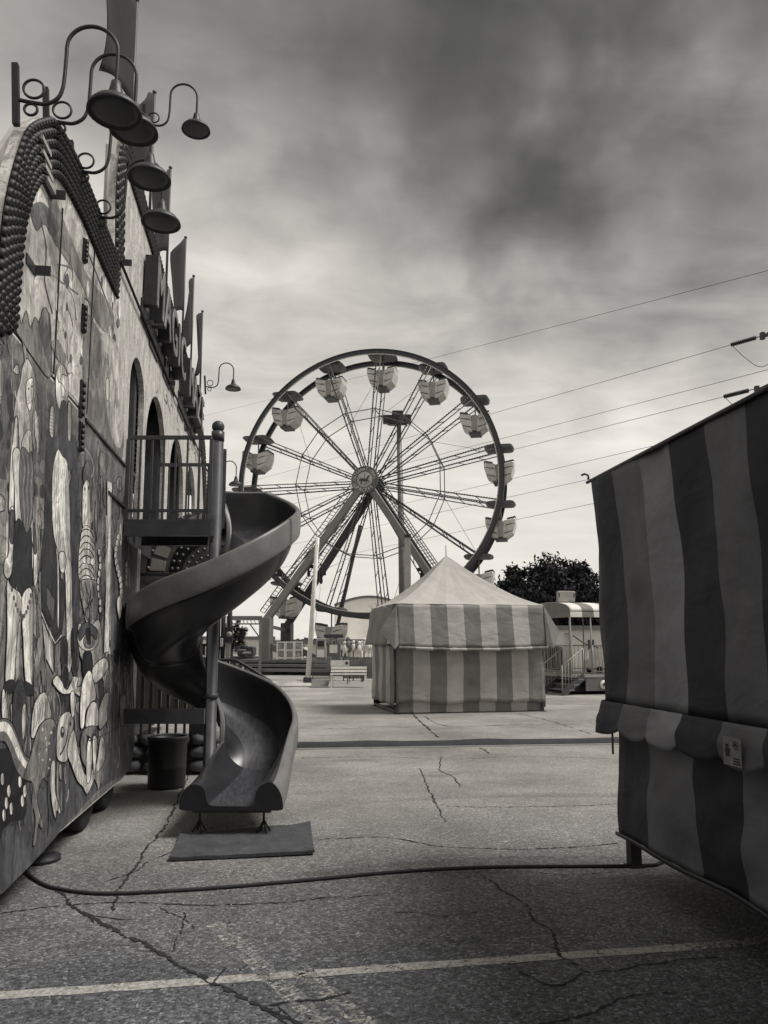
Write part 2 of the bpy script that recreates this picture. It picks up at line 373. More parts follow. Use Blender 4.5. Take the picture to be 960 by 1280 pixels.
def text_mesh(txt, size, extrude, bevel=0.0):
    cu = bpy.data.curves.new('lettering', 'FONT'); cu.body = txt; cu.size = size; cu.extrude = extrude; cu.bevel_depth = bevel
    cu.align_x = 'CENTER'; cu.align_y = 'CENTER'
    o = bpy.data.objects.new('lettering', cu); COL.objects.link(o)
    dg = bpy.context.evaluated_depsgraph_get(); me = bpy.data.meshes.new_from_object(o.evaluated_get(dg))
    vs = [v.co.copy() for v in me.vertices]; fs = [tuple(p.vertices) for p in me.polygons]
    bpy.data.objects.remove(o); bpy.data.meshes.remove(me); bpy.data.curves.remove(cu)
    return vs, fs
# ------------------------------------------------------------------ palette
M = {}
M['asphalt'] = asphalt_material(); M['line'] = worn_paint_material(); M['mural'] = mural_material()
M['crack'] = paint('crack_fill', 0.016, 0.95, 0.4, 20)
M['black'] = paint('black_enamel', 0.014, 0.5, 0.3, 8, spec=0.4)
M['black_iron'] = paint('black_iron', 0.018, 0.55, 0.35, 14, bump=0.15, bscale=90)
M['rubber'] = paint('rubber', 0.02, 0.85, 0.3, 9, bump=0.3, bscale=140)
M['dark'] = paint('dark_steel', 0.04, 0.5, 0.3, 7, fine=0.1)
M['mid'] = paint('grey_steel', 0.12, 0.45, 0.2, 4, fine=0.08)
M['pale_steel'] = paint('pale_steel', 0.26, 0.42, 0.15, 3, fine=0.06)
M['white'] = paint('white_enamel', 0.62, 0.45, 0.12, 5, fine=0.06)
M['scale'] = paint('scale_paint', 0.009, 0.5, 0.5, 12, spec=0.25)
M['facade'] = veined('facade_board', 0.42)
M['backing'] = paint('pale_backing_board', 0.34, 0.6, 0.18, 3, fine=0.08)
M['shade_metal'] = paint('lamp_enamel', 0.022, 0.5, 0.25, 10)
M['shade_inside'] = paint('lamp_glass', 0.045, 0.35, 0.2, 10)
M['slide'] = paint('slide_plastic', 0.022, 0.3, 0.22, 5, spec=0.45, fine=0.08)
M['slide_band'] = paint('slide_plastic_lit_rim', 0.12, 0.4, 0.2, 5, spec=0.4, fine=0.08)  # rim painted paler than the shaded underside, for the light it catches
M['slide_bed'] = paint('slide_plastic_scuffed_sheen', 0.04, 0.4, 0.55, 9, spec=0.5, stretch=(5, 1, 1), fine=0.2)  # scuffs, plus a reflected patch painted in as a paler base tone
M['tower'] = paint('tower_paint', 0.055, 0.38, 0.3, 6, fine=0.1)
M['bulb'] = paint('bulb_glass', 0.09, 0.2, 0.3, 30, spec=0.7)
M['stone'] = paint('painted_stone', 0.075, 0.8, 0.4, 7, bump=0.4, bscale=24)
M['board'] = paint('fence_board', 0.34, 0.8, 0.3, 3, stretch=(6, 6, 1), fine=0.2)
M['letter_side'] = paint('letter_side_paint', 0.02, 0.5, 0.4, 9)
M['letter_face'] = paint('letter_face_paint', 0.13, 0.45, 0.6, 9)
M['flag_cloth'] = paint('flag_cloth', 0.012, 0.85, 0.3, 4, fine=0.1, bscale=200)
M['flag_dark'] = paint('flag_cloth_dark', 0.006, 0.85, 0.3, 4)
M['mat_rubber'] = paint('mat_rubber', 0.05, 0.8, 0.35, 6, bump=0.4, bscale=110, fine=0.3)

def quad_strip_on_ground(mb, pts, w0, z, jag=0.0, m=0, ends=True):
    n = len(pts)
    L = []; Rr = []
    for i, p in enumerate(pts):
        t = (pts[min(i + 1, n - 1)] - pts[max(i - 1, 0)]); t.z = 0
        t = t.normalized() if t.length > 1e-6 else Vector((1, 0, 0)); s = Vector((-t.y, t.x, 0))
        w = w0 * (1 + jag * (random.random() * 2 - 1))
        if ends and (i == 0 or i == n - 1): w *= 0.15
        a, b = p + s * w / 2, p - s * w / 2; a.z = b.z = z; L.append(a); Rr.append(b)
    for i in range(n - 1): mb.add([L[i], Rr[i], Rr[i + 1], L[i + 1]], [(0, 1, 2, 3)], m)
def jagged(pts, step, amp):
    d = resample(smooth_open(pts, 4), max(3, int(sum((b - a).length for a, b in zip(pts, pts[1:])) / step)))
    out = []
    for i, p in enumerate(d):
        k = 0 if i in (0, len(d) - 1) else 1
        out.append(p + Vector((nz(p, 5.1) * 1.2 + (random.random() - .5) * .8, nz(p + Vector((9, 4, 0)), 5.1) * 1.2 + (random.random() - .5) * .8, 0)) * amp * k)
    return out

# ------------------------------------------------------------------ ground
def ground():
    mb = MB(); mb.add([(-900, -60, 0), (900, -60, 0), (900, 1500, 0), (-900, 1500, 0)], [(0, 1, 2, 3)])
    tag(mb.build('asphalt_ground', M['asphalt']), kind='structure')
    # cracks, surveyed from the photo onto the ground
    mb = MB()
    cr = [([(70, 1108), (95, 1135), (130, 1155), (180, 1180), (215, 1200), (250, 1222), (290, 1240), (335, 1262), (380, 1290)], .030),
          ([(240, 960), (222, 1000), (205, 1035), (180, 1065), (165, 1090), (150, 1110), (140, 1140)], .022),
          ([(0, 1142), (45, 1137), (85, 1131), (120, 1130), (170, 1128), (240, 1132), (300, 1131), (360, 1128), (420, 1122), (480, 1120)], .014),
          ([(335, 1258), (360, 1252), (400, 1250), (420, 1245), (440, 1240)], .018),
          ([(215, 1065), (185, 1078), (165, 1092), (130, 1102)], .013),
          ([(605, 1095), (632, 1115), (655, 1130), (668, 1150), (690, 1165), (698, 1185), (703, 1198)], .020),
          ([(703, 1198), (720, 1206), (735, 1216), (760, 1214), (800, 1208), (850, 1202), (900, 1197)], .012),
          ([(645, 1215), (665, 1222), (690, 1232), (710, 1228), (735, 1217)], .014),
          ([(660, 1285), (700, 1276), (740, 1266), (765, 1252), (790, 1244), (850, 1242)], .018),
          ([(392, 1050), (430, 1048), (480, 1047), (540, 1057), (580, 1060), (640, 1062), (700, 1060), (775, 1055)], .016),
          ([(540, 995), (560, 1008), (700, 1008), (775, 1005)], .014),
          ([(525, 960), (535, 985), (548, 1010), (556, 1028)], .016), ([(552, 945), (550, 962), (568, 972), (574, 984)], .016),
          ([(505, 880), (520, 897), (540, 915), (548, 922)], .05), ([(530, 895), (560, 908), (640, 906), (760, 905)], .03), ([(600, 935), (612, 942)], .03),
          ([(648, 892), (690, 902), (740, 918)], .03), ([(372, 948), (470, 946), (560, 949), (650, 946), (765, 948)], .016), ([(372, 910), (450, 911), (520, 909)], .024),
          ([(360, 868), (500, 874)], .04), ([(690, 880), (760, 881)], .05), ([(490, 1140), (520, 1142), (560, 1146), (600, 1140)], .010),
          ([(230, 1140), (225, 1165), (215, 1190)], .010), ([(200, 1135), (230, 1150), (240, 1162)], .010), ([(500, 1085), (560, 1092), (640, 1090), (720, 1094), (770, 1090)], .009)]
    for px, w in cr:
        pts = jagged([on_z(*p) for p in px], 0.022 if px[0][1] > 930 else .10, 0.020)
        w *= .68; quad_strip_on_ground(mb, pts, w, 0.004, 0.95)
        if w > .015:
            for _ in range(len(px)):
                i = random.randrange(3, len(pts) - 3); p = pts[i]; a = random.uniform(0, 2 * PI); l = random.uniform(.08, .3)
                q = [p + Vector((math.cos(a), math.sin(a), 0)) * l * t + Vector((nz((p.x * 9, t * 3, 2)), nz((t * 3, p.y * 9, 5)), 0)) * .05 * t for t in (0, .3, .6, 1)]
                quad_strip_on_ground(mb, jagged(q, .03, .006), w * .4, 0.0035, .6)
    tag(mb.build('ground_cracks', M['crack']), kind='structure')
    # parking bay lines
    def line(name, a, b, w, wear):
        mb = MB(); pts = jagged([a, a.lerp(b, .35), a.lerp(b, .7), b], 0.05, 0.004)
        mb.cc = wear; quad_strip_on_ground(mb, pts, w, 0.002, 0.07, ends=False)
        tag(mb.build(name, M['line'], attr='wear'), kind='structure')
    line('painted_line', on_z(-60, 1249), on_z(860, 1184), .085, .44)
    line('painted_line', on_z(860, 1184), on_z(1000, 1172), .085, .62)
    line('painted_line', on_z(268, 1155), on_z(420, 1296), .10, .68)
    line('painted_line', on_z(370, 1208), on_z(480, 1300), .10, .68)
    line('painted_line', on_z(690, 1105), on_z(960, 1172), .09, .74)
ground()
def grit():
    rnd = random.Random(31); mb = MB()
    for i in range(260):
        x, y = rnd.uniform(-1.4, 2.0), rnd.uniform(2.6, 9.0); r = rnd.choice([.003, .004, .005, .008]); a = rnd.uniform(0, 6)
        vs = [Vector((x + r * math.cos(a + k * 2.1), y + r * math.sin(a + k * 2.1), .001)) for k in range(3)] + [Vector((x, y, .001 + r * .9))]
        mb.add(vs, [(0, 1, 3), (1, 2, 3), (2, 0, 3)], rnd.choice([0, 0, 1]), False)
    tag(mb.build('gravel', [M['backing'], M['crack']]), kind='stuff')
grit()

# ------------------------------------------------------------------ funhouse trailer
WX = -1.52
P_ = lambda px, py, X=WX: on_x(px, py, X)
YEND = P_(166, 850).y
YDOOR = P_(157, 600).y
FLOOR = 2.80
ARCH1_OUT = [(-14, 420), (-6, 340), (0, 280), (2, 261), (14, 207), (30, 160), (54, 146), (68, 151), (94, 198), (117, 252), (145, 324), (144.5, 350)]
ARCH1_IN = [(14, 413), (17, 400), (20, 360), (26, 294), (35, 254), (47, 231), (63, 223), (77, 231), (101, 275), (120, 319), (140, 364), (144, 374)]
ARCH2_OUT = [(143.5, 330), (144, 250), (147, 190), (155, 165), (165, 190), (180, 252), (195, 310), (215, 385), (235, 455), (247, 515), (255, 560), (257.5, 640)]
def yz(l): return [(P_(*p).y, P_(*p).z) for p in l]
def interp(tab, y):
    tab = sorted(tab)
    if y <= tab[0][0]: return tab[0][1]
    for (a, b), (c, d) in zip(tab, tab[1:]):
        if a <= y <= c: return b + (d - b) * (y - a) / max(1e-6, c - a)
    return tab[-1][1]
TOP1, TOP2 = yz(ARCH1_OUT), yz(ARCH2_OUT)
YJ = TOP2[0][0]                      # joint between the two facade arches
Y16 = TOP2[-1][0]
SEAM = P_(80, 488).z

house = thing('funhouse_trailer', 'long painted funhouse trailer with arched facade, lining the left side of the lane', 'funhouse', (WX, 8, 0))

def house_walls():
    # lower mural wall: board from the near end to the balcony, rounded lower corner
    mb = MB(); zb = P_(60, 1053).z
    prof = [(-3.0, zb), (YEND - .30, zb), (YEND - .12, zb + .04), (YEND - .03, zb + .16), (YEND, zb + .34), (YEND, FLOOR - .175), (YDOOR, FLOOR - .175), (YDOOR, SEAM - .012), (-3.0, SEAM - .012)]
    mb.prism([(WX, y, z) for y, z in prof], (-.05, 0, 0))
    mb.build('lower_wall', M['facade'], house)
    # upper wall inside the small arch
    def columns(mb, ys, bot, top, holes=()):
        for a, b in zip(ys, ys[1:]):
            mid = (a + b) / 2
            segs = [(bot, None)]
            h = None
            for (h0, h1, zf) in holes:
                if h0 - 1e-6 <= mid <= h1 + 1e-6: h = zf
            z0a = h(a) if h else bot; z0b = h(b) if h else bot
            mb.hexa([(WX, a, z0a), (WX, b, z0b), (WX, b, top(b)), (WX, a, top(a))], [(WX - .06, a, z0a), (WX - .06, b, z0b), (WX - .06, b, top(b)), (WX - .06, a, top(a))])
    mb = MB(); y0 = TOP1[0][0]
    ys = sorted(set([y0 + (YJ - y0) * i / 60 for i in range(61)]))
    columns(mb, ys, SEAM + .012, lambda y: interp(TOP1, y) - .02)
    mb.build('upper_wall', M['facade'], house)
    # big arch: four arched openings
    holes = []; edges = []
    AP = 4.58
    for l, r in ((157, 178), (180, 206), (211, 229.5), (233, 244.5)):
        a, b = P_(l, 600).y, P_(r, 600).y
        if l == 157: a = YDOOR + .01; b = P_(176.5, 600).y
        w = (b - a) / 2; c = (a + b) / 2; sp = AP - min(w, .8) * 1.0
        f = (lambda y, c=c, w=w, sp=sp: sp + (AP - sp) * math.sqrt(max(0, 1 - ((y - c) / w) ** 2)))
        holes.append((a, b, f)); edges += [a + (b - a) * (1 - math.cos(PI * i / 18)) / 2 for i in range(19)]
    mb = MB(); ys = sorted(set([YJ + (Y16 - YJ) * i / 70 for i in range(71)] + edges + [p[0] for p in TOP2] + [YEND]))
    columns(mb, ys, FLOOR, lambda y: interp(TOP2, y) - .02, holes)
    mb.build('arched_wall', M['facade'], house)
    # interior: floor, ceiling with joists, dark back wall, body under the balcony
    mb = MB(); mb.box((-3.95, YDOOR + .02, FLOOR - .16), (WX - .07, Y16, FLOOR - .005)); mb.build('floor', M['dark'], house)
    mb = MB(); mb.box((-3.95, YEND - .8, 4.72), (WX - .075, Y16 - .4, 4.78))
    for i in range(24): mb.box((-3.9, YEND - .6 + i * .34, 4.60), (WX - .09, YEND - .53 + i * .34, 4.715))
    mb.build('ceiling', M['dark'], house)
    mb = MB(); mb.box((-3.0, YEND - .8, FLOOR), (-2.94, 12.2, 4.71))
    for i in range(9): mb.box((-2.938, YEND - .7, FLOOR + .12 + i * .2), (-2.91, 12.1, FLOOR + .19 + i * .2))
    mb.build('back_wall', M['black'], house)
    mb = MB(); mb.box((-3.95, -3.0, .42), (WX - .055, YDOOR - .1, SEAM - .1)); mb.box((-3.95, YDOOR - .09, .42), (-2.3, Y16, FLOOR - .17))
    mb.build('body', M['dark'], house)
    mb = MB()
    mb.box((WX - .35, P_(175, 600).y - .12, FLOOR), (WX - .07, P_(175, 600).y, 4.6)); mb.build('jamb', M['dark'], house)
    for k, x in enumerate((205, 229.5)):
        mb = MB(); y = P_(x, 600).y; mb.box((WX - .3, y - .0, FLOOR), (WX - .07, y + .1, 4.6)); mb.build('jamb', M['dark'], house)
    # inside stair rail seen through the arches
    mb = MB(); a, b = Vector((-1.85, 9.2, 3.75)), Vector((-1.85, 13.6, 3.45))
    mb.tube([a, b], .022); mb.tube([a - Vector((0, 0, .55)), b - Vector((0, 0, .55))], .018)
    for i in range(25): p = a.lerp(b, i / 24); mb.tube([p, p - Vector((0, 0, .9))], .011, 6)
    mb.build('inner_railing', M['mid'], house)
    # pale painted column and lower side panel under the balcony
    mb = MB(); mb.box((WX - .32, YEND + .03, .55), (WX - .02, YEND + .30, FLOOR - .17)); mb.build('corner_column', M['facade'], house)
    # backing boards behind the arches
    mb = MB(); X = WX - .28
    mb.prism([P_(*p, X) for p in [(-40, 330), (-18, 240), (0, 188), (22, 154), (48, 145), (62, 158), (40, 200), (26, 240), (14, 300)]], (-.03, 0, 0)); mb.build('backing_board', M['backing'], house); mb = MB()
    mb.prism([P_(*p, X) for p in [(134, 330), (133, 250), (136, 180), (142, 164), (158, 164), (156, 210), (152, 330)]], (-.03, 0, 0))
    mb.build('backing_board', M['backing'], house)
    # black gap / rail at the seam
    mb = MB(); mb.box((WX - .03, -3, SEAM - .011), (WX - .012, YDOOR, SEAM + .011))
    mb.box((WX, P_(133, 615).y, P_(133, 615).z - .012), (WX + .025, P_(154, 636).y, P_(133, 615).z + .012))
    mb.box((WX, P_(105, 527).y, SEAM - .05), (WX + .02, P_(155, 600).y, SEAM - .028))
    mb.build('seam_rail', M['black'], house)
    # hinges and folding-panel brackets
    for px, y0, y1 in ((104.5, 300, 330), (103, 382, 418), (101, 476, 524), (99.5, 528, 566)):
        a, b = P_(px, y0), P_(px, y1); mb = MB(); mb.box((WX, a.y - .035, b.z), (WX + .02, a.y + .035, a.z)); 
        n = 5
        for i in range(n): z = b.z + (a.z - b.z) * (i + .5) / n; mb.tube([(WX + .026, a.y, z - .02), (WX + .026, a.y, z + .02)], .016, 8)
        mb.build('hinge', M['black'], house)
    for px, py in ((62, 243), (42, 338), (151, 328), (180, 403), (209.5, 479), (231.5, 537)):
        a = P_(px, py); mb = MB(); mb.box((WX - .004, a.y - .16, a.z - .03), (WX + .012, a.y + .02, a.z + .03)); mb.box((WX + .012, a.y - .01, a.z - .03), (WX + .10, a.y + .004, a.z + .03))
        mb.build('bracket', M['dark'], house)
    a = P_(148, 330).z
    mb = MB(); mb.tube([(WX + .03, YJ + .1, a), (WX + .03, 10, a - .03), (WX + .03, Y16 - .2, a - .01)], .014, 6); mb.build('conduit', M['black'], house)
    for px in (105, 60.5):
        mb = MB(); p = P_(px, 560); mb.box((WX + .0005, p.y - .006, SEAM + .02), (WX + .0125, p.y + .006, 4.55 if px < 100 else 4.9)); mb.build('panel_joint', M['black'], house)
    # running gear
    for px, D in ((118, 6.9), (149, 7.75)):
        c = dep(px, 1000, D); c = Vector((WX - .22, c.y, .36)); mb = MB()
        prof = [(.20, -.10), (.30, -.115), (.345, -.10), (.36, -.06), (.36, .06), (.345, .10), (.30, .115), (.20, .10)]
        mb.lathe(c, prof, 28, (1, 0, 0)); w = mb.build('wheel', M['rubber'], house)
        mb = MB(); mb.lathe(c, [(.0, .02), (.06, .05), (.08, .03), (.15, .03), (.19, .085), (.205, .09), (.205, -.09), (0, -.09)], 24, (1, 0, 0)); mb.build('rim', M['dark'], w)
    c = on_z(45, 1076); mb = MB(); c = Vector((WX - .22, c.y, 0)); mb.lathe(c, [(0, .0), (.15, 0), (.15, .03), (.05, .05), (.035, .06), (.035, .5), (0, .5)], 16); mb.build('stabiliser_jack', M['black_iron'], house)
    mb = MB(); mb.box((-3.9, -2.8, .28), (WX - .5, Y16 - .2, .42)); mb.build('chassis', M['black'], house)
house_walls()

def scaled_trim():
    def bumps(mb, outer, inner, rows, n, X0, r):
        o = resample(outer, n); i_ = resample(inner, n)
        # backing sheet
        mb.grid([[(X0 + .012, p.y, p.z) for p in o], [(X0 + .012, p.y, p.z) for p in i_]], thick=None)
        for k in range(rows):
            f = (k + .5) / rows
            for j in range(n - 1):
                t = .5 * (k % 2)
                a = o[j].lerp(i_[j], f); b = o[j + 1].lerp(i_[j + 1], f); c = a.lerp(b, .25 + t * .9)
                tn = (b - a); l = tn.length; 
                if l < 1e-5: continue
                tn.normalize(); s = Vector((1, 0, 0)).cross(tn).normalized(); wdt = (o[j] - i_[j]).length / rows
                # overlapping scale: bulging half dome, thicker at its tip
                vs = []; fs = []; A, B = 7, 3
                for q in range(B + 1):
                    ph = PI / 2 * q / B
                    for w in range(A):
                        an = 2 * PI * w / A; rr = math.cos(ph)
                        vs.append(c + tn * (math.cos(an) * rr * l * .62) + s * (math.sin(an) * rr * wdt * .5) + Vector((.012 + math.sin(ph) * r * (1.0 + .2 * math.cos(an)), 0, 0)))
                for q in range(B):
                    for w in range(A): fs.append((q * A + w, q * A + (w + 1) % A, (q + 1) * A + (w + 1) % A, (q + 1) * A + w))
                mb.add(vs, fs, None, True)
    mb = MB()
    bumps(mb, smooth_open([P_(*p) for p in ARCH1_OUT], 6), smooth_open([P_(*p) for p in ARCH1_IN], 6), 6, 66, WX, .026)
    mb.build('scaled_arch_trim', M['scale'], house)
    mb = MB(); o = [P_(*p) for p in ARCH2_OUT]
    inn = [P_(*p) for p in [(152, 330), (152.5, 270), (153.5, 215), (157, 199), (162, 225), (175, 268), (190, 318), (210, 392), (230, 462), (243, 521), (251, 566), (254.3, 640)]]
    bumps(mb, smooth_open(o, 6), smooth_open(inn, 6), 4, 130, WX, .024)
    mb.build('studded_arch_trim', M['scale'], house)
    # pale worn patches where the trim lights were
    mb = MB()
    for px, py, w in ((44, 167, 14), (45, 185, 13), (48, 203, 12), (51, 219, 12)):
        mb = MB(); a = P_(px, py); b = P_(px + w * .9, py + 1); mb.box((WX + .02, a.y, a.z - .028), (WX + .046, b.y, a.z + .0)); mb.build('trim_lamp_strip', M['backing'], house)
scaled_trim()

# ------------------------------------------------------------------ mural
def mural():
    mb = MB(); ZL = [0.0]; seen = []
    def col(g): return tone(g)
    def level(pts):                      # paint film thickness: one coat over whatever lies under it
        a = [on_x(p.x, p.y, WX) for p in pts]; bb = (min(p.y for p in a), max(p.y for p in a), min(p.z for p in a), max(p.z for p in a))
        k = 0
        for (b, l) in seen:
            if l >= k and b[0] < bb[1] and b[1] > bb[0] and b[2] < bb[3] and b[3] > bb[2]: k = l + 1
        seen.append((bb, k)); return .006 + k * .00007
    def shape(px, g, smooth=True, out=1.35, og=.018, lay=None):
        pts = [Vector((a, b, 0)) for a, b in px]
        if smooth: pts = smooth_closed(pts, 4)
        X = WX + level(pts)
        if g > .2: g = min(.7, g * 1.6)
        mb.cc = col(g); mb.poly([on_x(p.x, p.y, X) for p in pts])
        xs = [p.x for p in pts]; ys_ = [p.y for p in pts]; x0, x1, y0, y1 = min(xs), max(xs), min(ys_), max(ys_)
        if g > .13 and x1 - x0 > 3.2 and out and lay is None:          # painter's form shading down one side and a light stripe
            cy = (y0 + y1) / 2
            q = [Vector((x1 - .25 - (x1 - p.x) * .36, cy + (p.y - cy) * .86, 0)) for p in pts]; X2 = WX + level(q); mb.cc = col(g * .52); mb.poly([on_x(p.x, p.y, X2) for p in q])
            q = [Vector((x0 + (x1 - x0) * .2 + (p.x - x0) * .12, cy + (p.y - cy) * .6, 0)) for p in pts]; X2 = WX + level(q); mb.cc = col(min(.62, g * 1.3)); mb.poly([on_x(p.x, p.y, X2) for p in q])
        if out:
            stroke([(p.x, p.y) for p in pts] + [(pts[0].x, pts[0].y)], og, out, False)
    def stroke(px, g, w=.8, smooth=True):
        pts = [Vector((a, b, 0)) for a, b in px]
        if smooth: pts = smooth_open(pts, 4)
        X = WX + level(pts)
        mb.cc = col(g); n = len(pts); Lf = []; Rt = []
        for i, p in enumerate(pts):
            t = pts[min(i + 1, n - 1)] - pts[max(i - 1, 0)]; t = t.normalized() if t.length > 1e-6 else Vector((0, 1, 0))
            s = Vector((-t.y, t.x, 0)); ww = w / 2 * (.75 + .5 * abs(nz((p.x * .3, p.y * .3, g * 40)))) * (.62 + .38 * abs(t.x))
            Lf.append(on_x((p + s * ww).x, (p + s * ww).y, X)); Rt.append(on_x((p - s * ww).x, (p - s * ww).y, X))
        for i in range(n - 1): mb.add([Lf[i], Lf[i + 1], Rt[i + 1], Rt[i]], [(0, 1, 2, 3)])
    def oval(cx, cy, rx, ry, g, out=.8, og=.018): shape([(cx + rx * math.cos(2 * PI * i / 12), cy + ry * math.sin(2 * PI * i / 12)) for i in range(12)], g, True, out, og)
    rnd = random.Random(3)
    # --- grounds: big painted fields
    zb = P_(60, 1053).z + .003
    def wall_poly(pts, g):
        mb.cc = col(g); mb.poly([(WX + .003, y, z) for y, z in pts])
    wall_poly([(-2.9, zb + .01), (YEND - .31, zb + .01), (YEND - .13, zb + .05), (YEND - .04, zb + .17), (YEND - .01, zb + .34), (YEND - .01, FLOOR - .19), (YDOOR - .01, FLOOR - .19), (YDOOR - .01, SEAM - .03), (-2.9, SEAM - .03)], .13)
    shape([(-30, 425), (40, 470), (98, 540), (100, 640), (60, 640), (40, 600), (20, 640), (-30, 600)], .095, True, 0)
    shape([(-20, 610), (8, 600), (14, 560), (10, 720), (-5, 850), (-20, 860)], .2, True, 0)
    shape([(45, 600), (56, 620), (55, 700), (53, 800), (44, 840), (40, 760), (44, 700)], .18, True, 0)
    shape([(-25, 930), (30, 900), (90, 860), (150, 840), (166, 850), (164, 955), (120, 990), (-25, 1130)], .07, True, 0)
    shape([(100, 540), (152, 600), (152, 690), (150, 840), (120, 850), (98, 760)], .115, True, 0)
    shape([(140, 690), (166, 690), (167, 830), (150, 840), (142, 780)], .075, True, 0)
    for i in range(46):                                   # foliage dabs behind the figures
        cx, cy = rnd.uniform(-5, 60), rnd.uniform(455, 640)
        if cy < 430 + cx * 1.25: continue
        oval(cx, cy, rnd.uniform(1.2, 4), rnd.uniform(3, 9), rnd.choice([.04, .05, .07, .16]), 0)
    for i in range(26): 
        cx, cy = rnd.uniform(112, 164), rnd.uniform(620, 900); oval(cx, cy, rnd.uniform(1, 2.6), rnd.uniform(5, 18), rnd.choice([.05, .08, .19, .22]), 0)
    for i in range(95):                                   # busy painted shapes crowding the ground between the figures
        cx = rnd.uniform(-4, 160); yt = max(395 + cx * 1.24, 400) + 22; yb_ = 1080 - cx * .84; cy = rnd.uniform(yt, yb_ - 40)
        w_, h_ = rnd.uniform(2.5, 6.5), rnd.uniform(8, 30); ph = rnd.uniform(0, 6)
        q = [(cx + w_ * math.cos(2 * PI * k / 9) * rnd.uniform(.55, 1.25), cy + h_ * math.sin(2 * PI * k / 9 + .2) * rnd.uniform(.6, 1.2)) for k in range(9)]
        shape(q, rnd.choice([.03, .045, .07, .1, .14, .19, .24]), True, rnd.choice([.9, 1.2, 1.6]))
    for i in range(330):                                  # dry-brush strokes over the grounds
        x = rnd.uniform(-6, 166); yt = max(395 + x * 1.24, 400) + 12; yb_ = 1090 - x * .84
        y = rnd.uniform(yt, yb_ - 30); ln = rnd.uniform(14, 70); g = rnd.choice([.018, .018, .03, .06, .2, .3])
        stroke([(x, y), (x + rnd.uniform(-2, 2), y + ln * .5), (x + rnd.uniform(-2.5, 2.5), min(yb_ - 5, y + ln))], g, rnd.uniform(.5, 2.2))
    # --- bearded strong lady in a dark leotard
    shape([(34, 448), (40, 458), (44, 470), (45, 487), (42, 509), (40, 535), (41, 568), (33, 560), (25, 568), (22, 522), (17, 522), (20, 497), (25, 477), (28, 459)], .22)
    for k in range(7): stroke([(30 + k * 1.6, 455 + abs(k - 3) * 5), (26 + k * 1.9, 490), (24 + k * 2.3, 530), (25 + k * 2.2, 562)], .07, .5)
    shape([(33, 478), (41, 473), (42, 492), (40, 506), (37, 514), (33, 501)], .30)
    for x, y in ((36, 486), (40, 483)): oval(x, y, .9, 1.8, .02, 0)
    stroke([(35, 505), (38, 503), (40, 500)], .03, .8); stroke([(38.5, 487), (39, 496), (37, 497)], .06, .6)
    shape([(27, 560), (32, 540), (39, 540), (41, 570), (40, 600), (30, 610)], .24)
    shape([(19, 523), (22, 525), (22, 557), (18, 569), (17, 638), (11, 638), (13, 575), (16, 550)], .34)
    shape([(16, 565), (26, 566), (30, 620), (27, 660), (20, 655), (18, 610)], .27)
    shape([(12, 639), (18, 640), (17, 702), (11, 723), (5, 716), (6, 700), (11, 690)], .34)
    shape([(12.5, 641), (17.5, 641), (17, 676), (12.5, 676)], .06); 
    shape([(39, 620), (41, 651), (46, 689), (49, 706), (45, 732), (42, 727), (42, 692), (38, 658)], .3)
    shape([(41, 655), (44, 660), (46, 688), (42.5, 690)], .07)
    shape([(26, 563), (31, 560), (36, 567), (40, 566), (42, 599), (41, 640), (36, 665), (32, 664), (26, 640), (24, 600)], .11)
    for k in range(6):
        x = 27 + k * 2.4; stroke([(x, 568), (x + 1.4, 590), (x - .6, 612), (x + .8, 634), (x + (33 - x) * .4, 655)], .26 if k % 2 else .035, .9)
    shape([(22, 649), (27, 652), (33, 667), (39, 660), (40, 700), (40, 737), (34, 742), (27, 745), (19, 738), (12, 731), (16, 706), (18, 663)], .028)
    shape([(9, 727), (14, 733), (27, 747), (22, 792), (19, 828), (17, 852), (7, 856), (9, 790)], .36)
    shape([(27, 748), (40, 738), (41, 800), (40, 860), (32, 853), (29, 800)], .36)
    shape([(7, 853), (17, 850), (20, 862), (6, 866)], .02); shape([(31, 852), (41, 858), (42, 868), (30, 866)], .02)
    for a, b, c in (((15, 737), (22, 772), (30, 770)), ((40, 735), (36, 765), (28, 773))): 
        for i in range(7):
            t = i / 6; x = a[0] * (1 - t) ** 2 + 2 * b[0] * t * (1 - t) + c[0] * t * t; y = a[1] * (1 - t) ** 2 + 2 * b[1] * t * (1 - t) + c[1] * t * t; oval(x, y, 1.2, 2.6, .12, .7)
    for i in range(12): oval(8 - i * .7, 735 + i * 7, .8, 3.2, .1, .6)
    for i in range(9): oval(45 + i * .5, 738 + i * 7, .8, 3.2, .1, .6)
    for i in range(4): stroke([(6 + i * 1.6, 700 + i * 2), (8 + i * 1.3, 716)], .05, .5)
    # below: jester boots, dark den with pale claws, big pale tail
    shape([(20, 858), (28, 850), (33, 880), (30, 930), (18, 930), (16, 880)], .06)
    shape([(-8, 948), (10, 938), (26, 955), (33, 1000), (30, 1022), (14, 1026), (-8, 1040)], .016)
    for cx, cy in ((3, 975), (8, 1005), (14, 1012), (11, 990), (28, 1002), (31, 990), (25, 978), (5, 1020)): shape([(cx - 2, cy - 6), (cx + 1, cy - 9), (cx + 2.5, cy + 2), (cx, cy + 7), (cx - 2, cy + 3)], .36)
    shape([(4, 860), (9, 880), (10, 905), (5, 910), (2, 885)], .3); shape([(28, 885), (32, 880), (33, 905), (29, 925), (27, 905)], .3)
    shape([(-8, 906), (6, 898), (16, 906), (24, 925), (31, 944), (39, 950), (40, 972), (32, 976), (20, 962), (12, 938), (4, 926), (-8, 930)], .13, True, 1.6)
    shape([(-8, 908), (5, 902), (14, 909), (22, 927), (30, 948), (37, 955), (34, 962), (24, 950), (14, 926), (5, 914), (-8, 918)], .38, True, 0)
